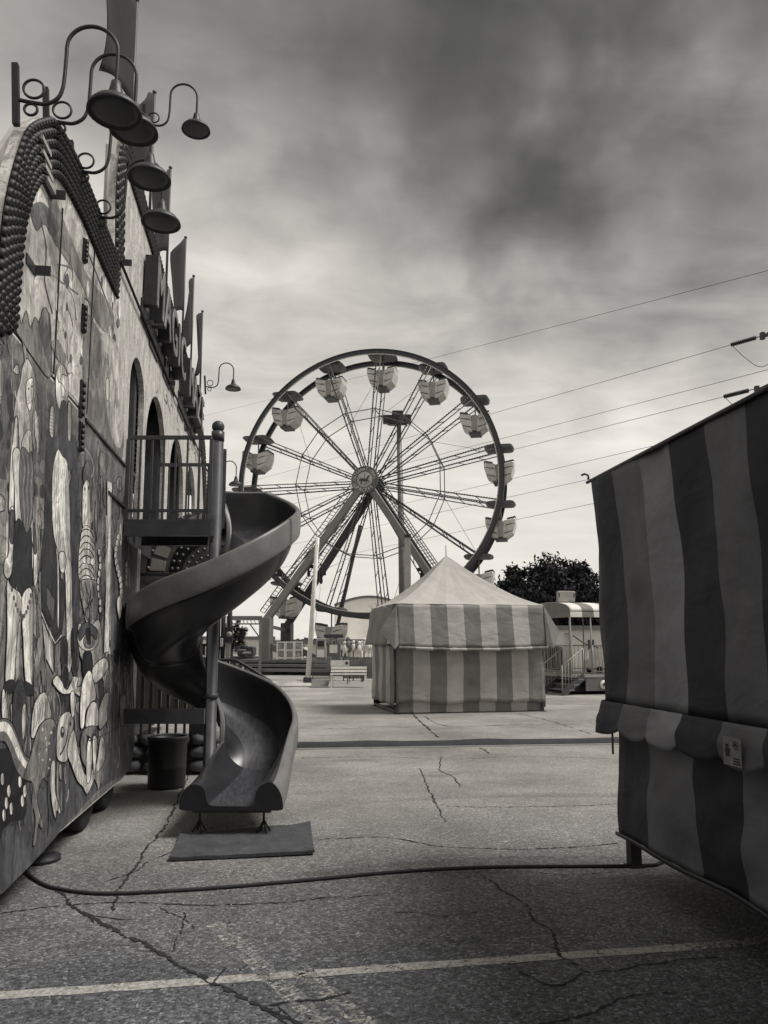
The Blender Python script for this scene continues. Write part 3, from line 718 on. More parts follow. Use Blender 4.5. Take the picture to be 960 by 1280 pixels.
    # spotted reptile-dog
    shape([(38, 945), (44, 922), (51, 906), (60, 897), (68, 901), (71, 912), (70, 936), (68, 965), (60, 970), (52, 976), (47, 994), (49, 1014), (54, 1030), (52, 1036), (48, 1030), (45, 1054), (41, 1056), (44, 1034), (44, 1020), (40, 1001), (41, 979), (30, 972)], .15, True, 1.3)
    for i in range(14): oval(rnd.uniform(48, 67), rnd.uniform(908, 962), rnd.uniform(.6, 1.3), rnd.uniform(1.2, 2.6), rnd.choice([.06, .26]), 0)
    stroke([(46, 930), (47, 950), (52, 968), (50, 985)], .05, .8); stroke([(44, 985), (46, 1005), (50, 1022)], .3, 1.1)
    shape([(64, 955), (69, 953), (69, 989), (75, 1008), (75, 1018), (71, 1013), (70, 1024), (66, 1012), (63, 984)], .27)
    shape([(39, 920), (40, 898), (43, 880), (50, 868), (57, 866), (62, 880), (64, 896), (56, 900), (48, 909), (43, 922)], .28)
    for i in range(6): stroke([(41 + i * 3.6, 915 - i * 5), (44 + i * 3.2, 898 - i * 5), (42 + i * 3.6, 884 - i * 3)], .05, .9)
    shape([(71, 924), (73, 902), (78, 893), (87, 890), (92, 905), (87, 926), (84, 950), (76, 952), (71, 945)], .26, True, 1.1)
    oval(78, 915, 2.4, 7, .04); oval(78.4, 913, 1, 3, .3, 0); stroke([(85, 912), (82, 930), (75, 944)], .02, 2.2); oval(88, 905, 1.5, 3, .05, 0)
    shape([(73, 958), (77, 956), (78, 972), (75, 974)], .2)
    # --- tall figure with the waist-long beard, dark coat with chevrons
    shape([(58, 560), (66, 548), (80, 545), (94, 546), (97, 580), (95, 640), (84, 690), (66, 690), (58, 660)], .055, True, .8)
    shape([(70, 465), (73, 455), (77, 452), (82, 458), (86, 478), (85, 495), (80, 508), (74, 511), (70, 494)], .38, True, 1.2)
    shape([(71, 466), (75, 455), (81, 459), (84, 470), (78, 468), (74, 478)], .24); stroke([(74, 478), (78, 480), (82, 490)], .05, 1.1); stroke([(77, 495), (81, 498)], .04, .9)
    oval(87, 460, 3, 7, .3, .8); shape([(63, 510), (68, 512), (67, 545), (62, 541)], .3); shape([(85, 505), (89, 508), (89, 546), (85, 548)], .27)
    for i in range(7): stroke([(62, 514 + i * 4.4), (68, 516 + i * 4.4)], .06, .7)
    shape([(75, 508), (83, 505), (84, 560), (76, 566)], .05, True, 0)
    shape([(57, 620), (66, 600), (68, 640), (66, 668), (75, 692), (77, 716), (82, 740), (80, 768), (76, 800), (68, 832), (53, 770), (52, 700), (55, 663)], .035, True, 1)
    shape([(72, 562), (78, 570), (85, 582), (88, 640), (88, 692), (90, 716), (91, 792), (89, 834), (84, 836), (83, 775), (81, 716), (74, 694), (67, 668), (65, 630), (66, 588)], .36, True, 1.1)
    for k in range(9):
        x = 67 + k * 2.3; stroke([(x + 2, 582 + k), (x + 1, 610), (x + 2 + nz((k, 1, 1)) * 2, 640), (x + 3, 668), (min(x + 6, 88), 700)], [.12, .2, .09, .45][k % 4], .8)
    for k in range(4): stroke([(84 + k * 1.7, 715), (84.6 + k * 1.5, 760), (85.4 + k, 800), (86 + k * .6, 830)], [.14, .44][k % 2], .7)
    shape([(58, 732), (64, 742), (69, 752), (67, 778), (58, 755)], .11, False, 1.2)
    shape([(52, 770), (60, 792), (67, 808), (67, 842), (57, 822)], .24, False, 1); shape([(69, 807), (77, 799), (75, 826), (68, 840)], .12, False, 1)
    stroke([(52, 766), (60, 786), (69, 804), (77, 794)], .5, 1.7, False); stroke([(52, 760), (61, 780), (69, 796), (78, 785)], .015, 2, False)
    shape([(74, 692), (80, 690), (83, 700), (80, 716), (75, 712)], .4); oval(78, 720, 2.2, 4, .2)
    shape([(76, 800), (84, 800), (84, 838), (78, 838)], .025); shape([(89, 790), (98, 780), (98, 822), (90, 824)], .025)
    shape([(66, 852), (72, 844), (78, 853), (84, 862), (92, 846), (98, 848), (96, 858), (102, 858), (100, 870), (92, 866), (80, 868), (72, 862)], .33)
    oval(82, 846, 4.2, 15, .02, 1, .1); oval(94.5, 830, 4.4, 14, .025, 1, .1)
    stroke([(72, 866), (76, 885), (73, 900)], .3, 1.2); shape([(88, 868), (92, 864), (95, 876), (92, 896), (89, 892)], .34)
    # --- striped acrobat in coils
    shape([(88, 600), (98, 592), (100, 700), (98, 830), (92, 800), (90, 700)], .05, True, 0)
    stroke([(106, 560), (114, 572), (117, 588), (113, 598)], .3, 1.4); shape([(104, 590), (110, 575), (113, 598), (106, 606)], .11)
    shape([(103.5, 612), (106, 603), (109, 600), (112, 608), (113, 640), (112, 658), (104, 660), (103, 640)], .38, True, 1)
    oval(106, 611, .9, 2.6, .03, 0); oval(110.5, 610, .9, 2.6, .03, 0); stroke([(107, 630), (105, 655)], .1, .8)
    shape([(103, 661), (109, 657), (115, 666), (119, 687), (119, 712), (116, 726), (100, 726), (98, 702), (100, 679)], .3, True, 1.1)
    for k in range(8): y = 663 + k * 8.2; stroke([(100 - (k > 2) * 1, y + 6), (105, y - 1), (112, y), (118, y + 9)], .016, 1.5)
    for k in range(3): oval(106 + k * 5, 700 + k, 3, 4.5, .42, .8)
    shape([(100, 727), (121, 727), (123, 750), (119, 778), (110, 784), (104, 760)], .2)
    for ph in range(4):
        stroke([(101 + ph * 5, 726), (105 + ph * 4, 745), (113 - ph * 2, 765), (110 + ph, 782)], .03, 1.3); stroke([(121 - ph * 5, 726), (118 - ph * 2, 748), (106 + ph * 3, 764), (112, 780)], .03, 1.1)
        stroke([(99, 735 + ph * 12), (108, 741 + ph * 10), (122, 748 + ph * 9)], .1, .8)
    shape([(98, 780), (110, 786), (124, 775), (128, 820), (119, 842), (112, 838), (100, 818)], .22)
    stroke([(122, 690), (127, 720), (124, 745), (130, 770)], .05, 1); 
    for i in range(9): oval(124 + 1.5 * math.sin(i), 690 + i * 9, 1.6, 4.2, .27, .8)
    oval(110, 797, 13.5, 17, .26, 1.5); shape([(98, 792), (103, 780), (112, 779), (121, 788), (120, 800), (110, 790), (100, 801)], .06); oval(111, 802, 7, 8.5, .12, 1.2); oval(111, 803, 3.4, 4, .03, .6, .3)
    shape([(107, 786), (113, 786), (113, 800), (108, 800)], .02, True, 0)
    shape([(103.5, 820), (108, 814), (114, 816), (116, 840), (110, 846), (104, 842)], .018)
    shape([(111, 838), (116, 846), (120, 872), (114, 878), (107, 890), (105, 908), (101, 910), (100, 890), (101, 870), (104, 850)], .34, True, 1.2)
    shape([(108, 894), (111, 884), (116, 877), (122, 882), (123, 906), (108, 910)], .33, True, 1.6)
    shape([(84, 938), (92, 912), (98, 940), (106, 968), (112, 962), (120, 958), (126, 922), (131, 930), (130, 954), (122, 965), (112, 988), (108, 992), (104, 984), (97, 976), (90, 958)], .24, True, .8)
    shape([(101, 924), (107, 910), (119, 908), (122, 920), (116, 926), (110, 920), (108, 936), (108, 958), (102, 948)], .14, True, 1.4)
    shape([(109, 930), (114, 925), (115, 955), (112, 977), (108, 974)], .42); shape([(116, 924), (121, 923), (120, 955), (117, 967)], .4)
    stroke([(108, 918), (112, 926), (117, 918), (121, 922)], .015, 2)
    shape([(116, 834), (131, 822), (135, 836), (119, 854)], .24); shape([(123, 891), (128, 874), (134, 865), (140, 873), (137, 895), (125, 912)], .17)
    # --- tent pole, coil of rope and chain on the far panel
    shape([(134, 600), (140, 604), (139, 700), (137, 790), (136, 814), (130, 816), (131, 780), (134, 697)], .3, False, .9)
    for i in range(11): oval(148.5 - 3.5 * math.sin(i * .55), 672 + i * 7.6, 2.4, 5.4, .24, 1)
    for i in range(4): oval(158.5, 706 + i * 7.5, 2, 4.4, .22, .8)
    shape([(146, 752), (150, 745), (153, 760), (149, 775)], .27); shape([(150, 875), (156, 868), (160, 880), (157, 905), (151, 905)], .2); shape([(158, 850), (162, 842), (163, 875), (159, 880)], .16)
    stroke([(112, 927), (130, 918), (150, 908), (165, 902)], .03, .8)
    for i in range(16):
        x = rnd.uniform(2, 128); y0 = 1095 - x * .86; stroke([(x, y0 - rnd.uniform(10, 50)), (x + 1, y0 - 8)], rnd.choice([.035, .1]), .7)
    for i in range(9): x = 2 + i * 3.4; stroke([(x, 1010 + rnd.uniform(-3, 3)), (x + .6, 1032)], .015, 1.2)
    # --- upper board: pale sky, dripping icicle edge, smoke curls
    ya, yb = yz([(16, 405)])[0][0], YJ - .05
    mb.cc = col(.40)
    ypts = [ya + (yb - ya) * i / 30 for i in range(31)]; inn = yz(ARCH1_IN)
    mb.poly([(WX + .003 + ZL[0], y, SEAM + .03) for y in ypts] + [(WX + .003 + ZL[0], y, max(SEAM + .05, interp(inn, y) + .0)) for y in reversed(ypts)])
    shape([(18, 408), (24, 392), (27, 405), (33, 388), (38, 410), (44, 396), (49, 404), (55, 384), (62, 400), (64, 470), (45, 452)], .16, True, 1)
    shape([(62, 230), (74, 260), (90, 300), (110, 345), (140, 385), (140, 420), (120, 400), (100, 350), (80, 320), (64, 290)], .17, True, 0)
    shape([(38, 262), (50, 252), (62, 262), (74, 284), (66, 296), (56, 280), (46, 288)], .1, True, 0)
    for (a, b, c, d) in (((68, 300), (88, 322), (80, 350), (98, 368)), ((60, 340), (78, 352), (92, 372), (96, 400)), ((72, 330), (90, 336), (88, 356), (76, 352)), ((50, 270), (58, 310), (56, 350), (66, 392)), ((106, 372), (118, 388), (112, 420), (126, 452)), ((84, 380), (92, 410), (84, 440), (92, 470)), ((108, 310), (120, 340), (132, 372), (140, 400))):
        stroke([a, b, c, d], rnd.choice([.06, .09, .33]), 1.5)
    for i in range(34):
        x = rnd.uniform(70, 150); y = rnd.uniform(340, 425 + (x - 50) * 1.0)
        oval(x, y, rnd.uniform(.8, 2.4), rnd.uniform(4, 12), rnd.choice([.1, .13, .3, .34, .07]), 0)
    shape([(106, 400), (122, 410), (150, 470), (153, 575), (128, 550), (106, 522)], .15, True, 0)
    shape([(126, 420), (150, 440), (155, 520), (150, 560), (136, 530)], .21, True, 0)
    for i in range(20):
        x = rnd.uniform(104, 152); y = rnd.uniform(420, 420 + (x - 50) * 1.15); stroke([(x, y), (x + rnd.uniform(-2, 2), y + 16), (x + rnd.uniform(-2, 2), y + 36)], rnd.choice([.06, .28, .09]), 1.0)
    shape([(132, 478), (135, 472), (137, 482), (136, 498), (133, 500)], .36); shape([(64, 430), (72, 424), (80, 440), (82, 456), (74, 452)], .2, True, 0)
    # arched wall: pale marble-like field with dark veins
    for i in range(40):
        y = rnd.uniform(YEND + .1, Y16 - .5); z = rnd.uniform(4.62, 5.25); p = []
        yy, zz = y, z
        for s in range(5): p.append((yy, zz)); yy += rnd.uniform(-.1, .25); zz += rnd.uniform(-.16, .16)
        mb.cc = col(rnd.choice([.07, .1, .3]))
        for (a, b), (c, d) in zip(p, p[1:]): mb.add([(WX + .004, a, b), (WX + .004, c, d), (WX + .004, c + .012, d + .014), (WX + .004, a + .012, b + .014)], [(0, 1, 2, 3)])
    mb.build('mural', M['mural'], house, attr='paint')
mural()

# ------------------------------------------------------------------ roof lettering on the big arch
sign = thing('roof_sign', 'dark block letters standing proud of the funhouse arch, above its doorways', 'sign', (WX, 11.5, 5.7))
def letters():
    word = [('M', 8.38), ('A', 8.95), ('G', 9.54), ('I', 9.98), ('C', 10.42), ('M', 11.42), ('A', 12.0), ('Z', 12.58), ('E', 13.12)]
    for ch, y in word:
        zc = 5.47
        vs, fs = text_mesh(ch, .80, .065, .01)
        mb = MB()
        for f in fs:
            c = sum((vs[i].z for i in f), 0) / len(f)
            o = len(mb.v)
            mb.v += [Vector((WX + .09 + vs[i].z, y + vs[i].x * .92, zc + vs[i].y)) for i in f]
            mb.face([o + k for k in range(len(f))], 1 if c > .055 else 0, False)
        mb.build('letter', [M['letter_side'], M['letter_face']], sign)
    for i, (ch, y) in enumerate(word):
        mb = MB(); mb.box((WX - .004 + .006 * (i % 2), y - .32, 5.02 - .05 * (i % 2)), (WX + .016, y + .26, 5.26)); mb.build('drop_shadow_board', M['letter_side'], sign)
letters()

# ------------------------------------------------------------------ gooseneck lamps
def gooseneck(name, loc, label, scale=1.0):
    root = thing(name, label, 'lamp', loc, 'gooseneck lamps along the funhouse roof'); L = Vector(loc)
    def w(x, z): return L + Vector((x, 0, z))
    mb = MB(); pts = [(-.04, 0), (.06, -.012), (.13, -.012), (.19, .03), (.215, .10), (.222, .20), (.225, .32)]
    pts += [(.37 - .145 * math.cos(PI * i / 10), .36 + .15 * math.sin(PI * i / 10)) for i in range(11)] + [(.515, .26), (.512, .15)]
    mb.tube([w(a, b) for a, b in smooth_open([Vector((a, b, 0)) for a, b in pts], 3) and [(p.x, p.y) for p in smooth_open([Vector((a, b, 0)) for a, b in pts], 3)]], .0115, 8)
    mb.build('arm', M['black_iron'], root)
    mb = MB()
    for cx, cz, r in ((.055, .075, .058), (.045, -.055, .036)):
        mb.tube([w(cx + r * math.cos(2 * PI * i / 20), cz + r * math.sin(2 * PI * i / 20)) for i in range(20)], .008, 6, closed=True)
    mb.build('scroll', M['black_iron'], root)
    mb = MB(); mb.bar(w(-.03, -.16), w(-.055, .22), .035); mb.build('post', M['black_iron'], root)
    mb = MB(); c = w(.512, 0)
    mb.lathe(c, [(.0, .165), (.028, .165), (.034, .13), (.046, .085), (.052, .06), (.085, .048), (.125, .022), (.152, -.012), (.158, -.035), (.152, -.036), (.12, -.006), (.08, .022), (.045, .04), (0, .045)], 28)
    mb.build('shade', M['shade_metal'], root)
    mb = MB(); mb.lathe(c, [(0, -.034), (.10, -.033), (.147, -.028), (.147, -.022), (0, -.02)], 28); mb.build('lamp_glass', M['shade_inside'], root)
    return root
lampA = gooseneck('gooseneck_lamp', (WX, P_(29, 125).y, P_(29, 125).z), 'nearest and largest gooseneck lamp, high on the scaled small arch')
spec = [(66, 150, 0, 'gooseneck lamp overlapping the nearest one, just right of the scaled arch top'), (97, 213, 0, 'gooseneck lamp halfway down the right slope of the scaled arch, third from the camera'),
        (120, 270, 0, 'lowest gooseneck lamp at the foot of the scaled arch, fourth from the camera'), (181, 175, 0, 'small gooseneck lamp alone against the sky on the big arch top'),
        (252, 490, 0, 'far gooseneck lamp against the sky above the slide post ball'), (264, 608, 0, 'farthest lower gooseneck lamp just behind the slide post')]
for i, (px, py, _, lab) in enumerate(spec):
    y = [P_(66, 150).y, P_(97, 205).y, P_(120, 260).y, 8.1, 15.3, 17.0][i]; z = dep(px, py, y).z if i >= 3 else P_(px, py).z
    c = copy_tree(lampA); c.location = (WX, y, z); c['label'] = lab
tag(lampA)

# ------------------------------------------------------------------ flags on the roof
def flag(px_top, y_top, y_bot, Y, label, droop, ln):
    x = WX - .1; top = dep(px_top, y_top, Y * 1.0); zt = top.z; xx = top.x; 
    yy = top.y
    root = thing('roof_flag', label, 'flag', (xx, yy, zt - 2.2), 'flags along the funhouse roof')
    mb = MB(); mb.tube([(xx, yy, zt - 2.2), (xx, yy, zt + .02)], .018, 8); mb.ball((xx, yy, zt + .03), .028); mb.build('pole', M['dark'], root)
    mb = MB(); H = 1.3; I, J = 14, 10; P = []
    for i in range(I):
        t = i / (I - 1); row = []
        for j in range(J):
            s = j / (J - 1)
            row.append((xx + .06 * t * math.sin(5 * t + 3 * s + px_top), yy - 1.12 * ln * t * (1 - .06 * t), zt - .02 - H * s - droop * t ** 1.3 * (1 - .25 * s) + .05 * t * math.sin(6 * s + px_top)))
        P.append(row)
    mb.grid(P, thick=.006, mcol=lambda i, j: 1 if (i > 5 + 1.6 * math.sin(j * .8 + px_top)) else 0)
    mb.build('cloth', [M['flag_cloth'], M['flag_dark']], root); return root
flag(171, 3, 115, 8.2, 'tallest near flag on the funhouse roof, behind the two big lamps', 1.1, 1.45)
flag(193, 118, 210, 9.4, 'dark roof flag beside the small lamp on the big arch', .9, 1.0)
flag(213, 212, 310, 10.8, 'roof flag half hidden above the studded arch, third along', .9, 1.0)
flag(232, 299, 380, 12.6, 'two-tone roof flag, fourth along, above the block letters', .85, 1.15)
flag(242, 347, 432, 13.8, 'roof flag just before the last one on the funhouse', .8, 1.0)
flag(253, 391, 466, 15.2, 'last and smallest roof flag, nearest the ferris wheel', .6, .9)
# ------------------------------------------------------------------ spiral slide
SD = 7.9
SP = cam_pt((267 - 480) / F * SD, SD)
def sl(r, phi, z): return SP + RGT * (r * math.cos(phi)) + FWD * (r * math.sin(phi)) + Vector((0, 0, z))
def slide():
    root = thing('spiral_slide', 'dark plastic spiral slide winding round a post with a balcony, beside the funhouse', 'slide', tuple(SP))
    A = [(-.36, .30), (-.33, .32), (-.30, .30), (-.28, .15), (-.22, .05), (-.10, .01), (.05, .0), (.15, .02), (.24, .09), (.30, .2), (.33, .36), (.345, .50), (.36, .545), (.385, .555), (.405, .53), (.412, .40), (.405, .30), (.385, .27), (.345, .255), (.29, .10), (.20, -.03), (.05, -.06), (-.12, -.05), (-.27, .01), (-.34, .12), (-.36, .22)]
    B = [(-.43, .0), (-.42, .10), (-.375, .185), (-.31, .215), (-.23, .17), (-.19, .02), (-.06, 0), (.05, 0), (.18, .01), (.205, .13), (.245, .205), (.31, .235), (.36, .215), (.41, .13), (.43, .04), (.432, -.02), (.425, -.04), (.38, -.05), (.30, -.05), (.24, -.05), (.15, -.05), (0, -.05), (-.15, -.05), (-.25, -.05), (-.38, -.05), (-.43, -.03)]
    A = [(p.x, p.y) for p in smooth_closed([Vector((a, b, 0)) for a, b in A], 3)]; B = [(p.x, p.y * (.82 if p.y > 0 else .7)) for p in smooth_closed([Vector((a, b, 0)) for a, b in B], 3)]
    n = len(A); RC = .47
    rings = []
    P0 = 2.22 + .46 + .03; N = 84
    a0, a1 = 100, -360
    for i in range(N + 1):
        t = i / N; ph = R(a0 + (a1 - a0) * t)
        zz = 2.22 + (a0 + (a1 - a0) * t) / 360 * 1.86
        q = min(1, max(0, (math.degrees(ph) + 95) / 95)); zz += .20 * q * q * (3 - 2 * q); zz = min(zz, 2.74)
        k = max(0, (t - .90) / .10) * .25
        top = 1.0 + .12 * max(0, 1 - t / .18)          # higher sides at the entrance
        ring = []
        for (sa, ha), (sb, hb) in zip(A, B):
            s = sa * (1 - k) + sb * k; h = ha * (1 - k) + hb * k
            if h > .1: h *= top
            ring.append(sl(RC + s, ph, zz + h))
        rings.append(ring)
    zend = 2.22 - 1.86; ring0 = None
    M2 = 22; LEN = 1.30
    ex = []
    for i in range(1, M2 + 1):
        t = i / M2; k = .25 + .75 * (t * t * (3 - 2 * t)); z = zend - .10 * (1 - (1 - t) ** 2)
        ring = []
        for (sa, ha), (sb, hb) in zip(A, B):
            s = sa * (1 - k) + sb * k; h = ha * (1 - k) + hb * k
            ring.append(SP + RGT * (RC + s + .01 * t) - FWD * (LEN * t) + Vector((0, 0, z + h)))
        ex.append(ring)
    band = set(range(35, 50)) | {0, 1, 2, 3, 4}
    def section(rs, cap0, cap1):
        mb = MB(); vs = [p for r in rs for p in r]; o = 0
        mb.v += vs
        for i in range(len(rs) - 1):
            for j in range(n):
                k = (j + 1) % n
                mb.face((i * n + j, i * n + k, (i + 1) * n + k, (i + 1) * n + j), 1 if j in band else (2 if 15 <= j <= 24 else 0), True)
        if cap0: mb.face(list(range(n)), 0, False)
        if cap1: mb.face([(len(rs) - 1) * n + j for j in range(n - 1, -1, -1)], 0, False)
        return mb
    mats = [M['slide'], M['slide_band'], M['slide_bed']]
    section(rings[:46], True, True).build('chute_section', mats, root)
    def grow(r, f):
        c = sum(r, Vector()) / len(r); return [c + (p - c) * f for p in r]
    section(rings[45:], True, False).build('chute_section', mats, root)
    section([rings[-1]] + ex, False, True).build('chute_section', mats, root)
    # flanges where sections bolt together
    for r in (rings[45], rings[70], rings[22]):
        mb = MB(); g = grow(r, 1.035); 
        c2 = rings[rings.index(r) + 1]; d = (sum(c2, Vector()) / n - sum(r, Vector()) / n).normalized() * .018
        g2 = [p + d for p in g]; mb.v += g + g2
        for j in range(39, 75): mb.face((j, (j + 1) % n, n + (j + 1) % n, n + j), 0, False)
        mb.build('section_flange', M['slide'], root)
    # post, ball, collars
    ztop = dep(268, 540, SD).z
    mb = MB(); mb.lathe(SP, [(.0, .0), (.16, .0), (.16, .02), (.062, .022), (.062, ztop - .02), (.0, ztop - .02)], 24); post = mb.build('post', M['tower'], root)
    mb = MB(); mb.lathe(SP + Vector((0, 0, ztop - .10)), [(.063, 0), (.068, .0), (.068, .10), (.03, .105), (.0, .105)], 24); mb.build('collar', M['tower'], post)
    mb = MB(); mb.ball(SP + Vector((0, 0, ztop + .055)), .066, n=24, k=14); mb.build('ball_finial', M['dark'], post)
    for z in (1.95, 1.05):
        mb = MB(); mb.lathe(SP + Vector((0, 0, z)), [(.062, 0), (.072, .005), (.072, .05), (.062, .055)], 20); mb.build('collar', M['tower'], post)
    # balcony between funhouse wall and post
    a = lambda px, D: (px - 480) / F * D
    zt = 2.80; D0, D1 = 7.35, 8.75
    xl0 = WX + .012
    def wl(D): # lateral of the wall face at camera depth D
        return (WX - D * FWD.x) / RGT.x
    q = [cam_pt(wl(D0) + .02, D0), cam_pt(a(262, D0), D0), cam_pt(a(259, D1), D1), cam_pt(wl(8.05) + .02, D1)]
    mb = MB(); mb.prism([p + Vector((0, 0, zt - .03)) for p in q], (0, 0, .03)); mb.bar(q[0] + Vector((0, 0, zt - .10)), q[1] + Vector((0, 0, zt - .10)), .05, .13)
    mb.bar(q[1] + Vector((0, 0, zt - .10)), q[2] + Vector((0, 0, zt - .10)), .05, .13); mb.bar(q[0].lerp(q[3], .5) + Vector((0, 0, zt - .12)), q[1].lerp(q[2], .5) + Vector((0, 0, zt - .12)), .05, .10)
    mb.build('balcony_deck', M['tower'], root)
    for nm, p, r, zr in (('front_railing', q[0] + FWD * .03, q[1] + FWD * .03 - RGT * .03, 3.62), ('side_railing', q[1] + FWD * .62 - RGT * .02, q[2] - RGT * .02, 3.64), ('rear_railing', q[3] - FWD * .04, q[2] - FWD * .04, 3.66)):
        mb = MB(); V = lambda z: Vector((0, 0, z))
        mb.bar(p + V(zr), r + V(zr), .035); mb.bar(p + V(zt + .09), r + V(zt + .09), .028)
        k = max(3, int((r - p).length / .115))
        for i in range(k + 1): c = p.lerp(r, i / k); mb.bar(c + V(zt), c + V(zr - .017), .034 if i in (0, k) else .018, up=(0, 1, 0))
        mb.build(nm, M['tower'], root)
    # cross beam low down, fixed to the funhouse
    mb = MB(); z = 1.6 - (893 - 805) / F * 7.75
    mb.bar(cam_pt(wl(7.75) + .02, 7.76, z), cam_pt(a(260, 7.76), 7.76, z), .06, .145); mb.build('cross_beam', M['tower'], root)
    # cross bar and two splayed feet under the lip
    e = SP + RGT * (RC) - FWD * (LEN - .10); zb = zend - .155
    mb = MB(); mb.bar(e - RGT * .33 + Vector((0, 0, zb)), e + RGT * .33 + Vector((0, 0, zb)), .035, .03); mb.build('support_bar', M['dark'], root)
    for s in (-.27, .27):
        mb = MB(); t = e + RGT * s; mb.tube([t + Vector((0, 0, zb)), t + Vector((0, 0, .12))], .010, 8)
        for k in range(4): 
            d = RGT * math.cos(k * PI / 2 + .5) + FWD * math.sin(k * PI / 2 + .5); mb.tube([t + Vector((0, 0, .13)), t + d * .06 + Vector((0, 0, .034))], .008, 6)
        mb.build('foot', M['black_iron'], root)
slide()

def slide_mat():
    c = [on_z(225, 1043, .032), on_z(388, 1028, .032), on_z(393, 1064, .032), on_z(212, 1072, .032)]
    mb = MB(); I, J = 14, 6; P = []
    for i in range(I):
        P.append([c[0].lerp(c[1], i / (I - 1)).lerp(c[3].lerp(c[2], i / (I - 1)), j / (J - 1)) + Vector((0, 0, .009 * nz((i * .6, j * .7, 1)) + (.012 if i in (0, I - 1) and j in (0, 5) else 0))) for j in range(J)])
    mb.grid(P, thick=-.024, smooth=False)
    tag(mb.build('landing_mat', M['mat_rubber']), 'dark rubber landing mat lying under the slide exit', 'mat')
slide_mat()

def barrel():
    g = on_z(208, 984); r = .215
    root = thing('waste_barrel', 'dark plastic waste barrel standing by the stone wall under the slide', 'barrel', tuple(g))
    mb = MB(); mb.lathe(g, [(0, .0), (r * .93, 0), (r * .96, .03), (r * .97, .2), (r * 1.0, .22), (r, .24), (r * .98, .26), (r, .5), (r * 1.03, .515), (r * 1.03, .545), (r * .95, .55), (r * .93, .50), (r * .9, .05), (0, .05)], 32); mb.build('body', M['black'], root)
    mb = MB(); mb.lathe(g, [(r * 1.0, .535), (r * 1.05, .53), (r * 1.06, .56), (r * 1.0, .572), (r * .95, .56)], 32); mb.build('rim', M['dark'], root)
barrel()

# fence and painted stone wall behind the barrel
def rear_fence():
    D = 9.75; a = lambda px: (px - 480) / F * D
    root = thing('yard_fence', 'black barred fence with grey boards behind the slide post', 'fence', tuple(cam_pt(a(220), D)))
    V = lambda px, z, d=0: cam_pt(a(px), D + d, z)
    zt, zb = 1.6 - (818 - 805) / F * D, 1.6 - (919 - 805) / F * D
    mb = MB(); mb.bar(V(170, zt + .12), V(268, zt + .12), .03); mb.bar(V(170, zb), V(268, zb), .03)
    for i in range(10): x = 172 + i * 10.6; mb.bar(V(x, zb), V(x, zt + .12), .03, up=(0, 1, 0))
    mb.build('bars', M['black_iron'], root)
    mb = MB()
    for i in range(8): x = 173.5 + i * 10.6; mb.bar(V(x + 4.5, zb + .28 + .02 * (i % 2), .06), V(x + 4.5, zt + .10, .06), .101, .02, up=FWD)
    mb.build('boards', M['board'], root)
    mb = MB(); mb.bar(V(240, zb + .15, .05), V(266, zb + .15, .05), .01, .24, up=(0, 0, 1)); mb.build('mesh_panel', M['mid'], root)
    w = thing('stone_wall', 'low painted stone wall under the barred fence, behind the barrel', 'wall', tuple(cam_pt(a(220), D)))
    mb = MB(); rnd = random.Random(5); z = 0.02
    for row, h in ((0, .17), (1, .16), (2, .15)):
        x = a(166) - rnd.uniform(0, .1)
        while x < a(276):
            wd = rnd.uniform(.16, .30); c = cam_pt(x + wd / 2, D + .02, z + h / 2)
            I = 8; pts = []
            mb.ball(c, wd * .47, .09, h * .47, 12, 8); x += wd
        z += h
    mb.build('stones', M['stone'], w)
    mb = MB(); p, q = cam_pt(a(164), D + .09, .24), cam_pt(a(274), D + .09, .24); mb.bar(p, q, .10, .47); mb.build('mortar', M['black'], w)
rear_fence()

# half-round studded arch under the balcony
def studded_arch():
    D = 9.5; c = cam_pt((262 - 480) / F * D, D, 1.6 + (805 - 716) / F * D)
    root = thing('studded_arch', 'half round arch panel with bulbs, glimpsed under the slide balcony', 'ornament', tuple(c))
    def pt(r, t, d=0): return c + RGT * (-r * math.cos(t)) + Vector((0, 0, r * math.sin(t))) - FWD * d
    def band(mb, r0, r1, d, n=32):
        for i in range(n):
            t0, t1 = PI * i / n, PI * (i + 1) / n
            mb.hexa([pt(r0, t0, d), pt(r1, t0, d), pt(r1, t1, d), pt(r0, t1, d)], [pt(r0, t0, d - .05), pt(r1, t0, d - .05), pt(r1, t1, d - .05), pt(r0, t1, d - .05)])
    mb = MB(); band(mb, .52, .80, .0); mb.build('outer_band', M['mid'], root)
    mb = MB(); band(mb, .36, .52, -.03); mb.build('middle_band', M['dark'], root)
    mb = MB(); band(mb, .01, .36, -.05); mb.build('inner_panel', M['pale_steel'], root)
    mb = MB()
    for i in range(11):
        t0, t1 = PI * (i + .12) / 11, PI * (i + .88) / 11
        mb.hexa([pt(.57, t0, .012), pt(.75, t0, .012), pt(.75, t1, .012), pt(.57, t1, .012)], [pt(.57, t0, -.002), pt(.75, t0, -.002), pt(.75, t1, -.002), pt(.57, t1, -.002)])
    mb.build('tile_row', M['backing'], root)
    mb = MB()
    for r, n in ((.77, 22), (.48, 16), (.41, 14), (.30, 11), (.21, 8), (.12, 5)):
        for i in range(n): mb.ball(pt(r, PI * (i + .5) / n, .02 if r > .5 else 0), .026, n=8, k=5)
    mb.build('bulbs', M['bulb'], root)
    mb = MB(); mb.bar(pt(.9, 0) - Vector((0, 0, .03)), pt(.9, PI) - Vector((0, 0, .03)), .05, .04);
    mb.build('frame', M['dark'], root)
studded_arch()

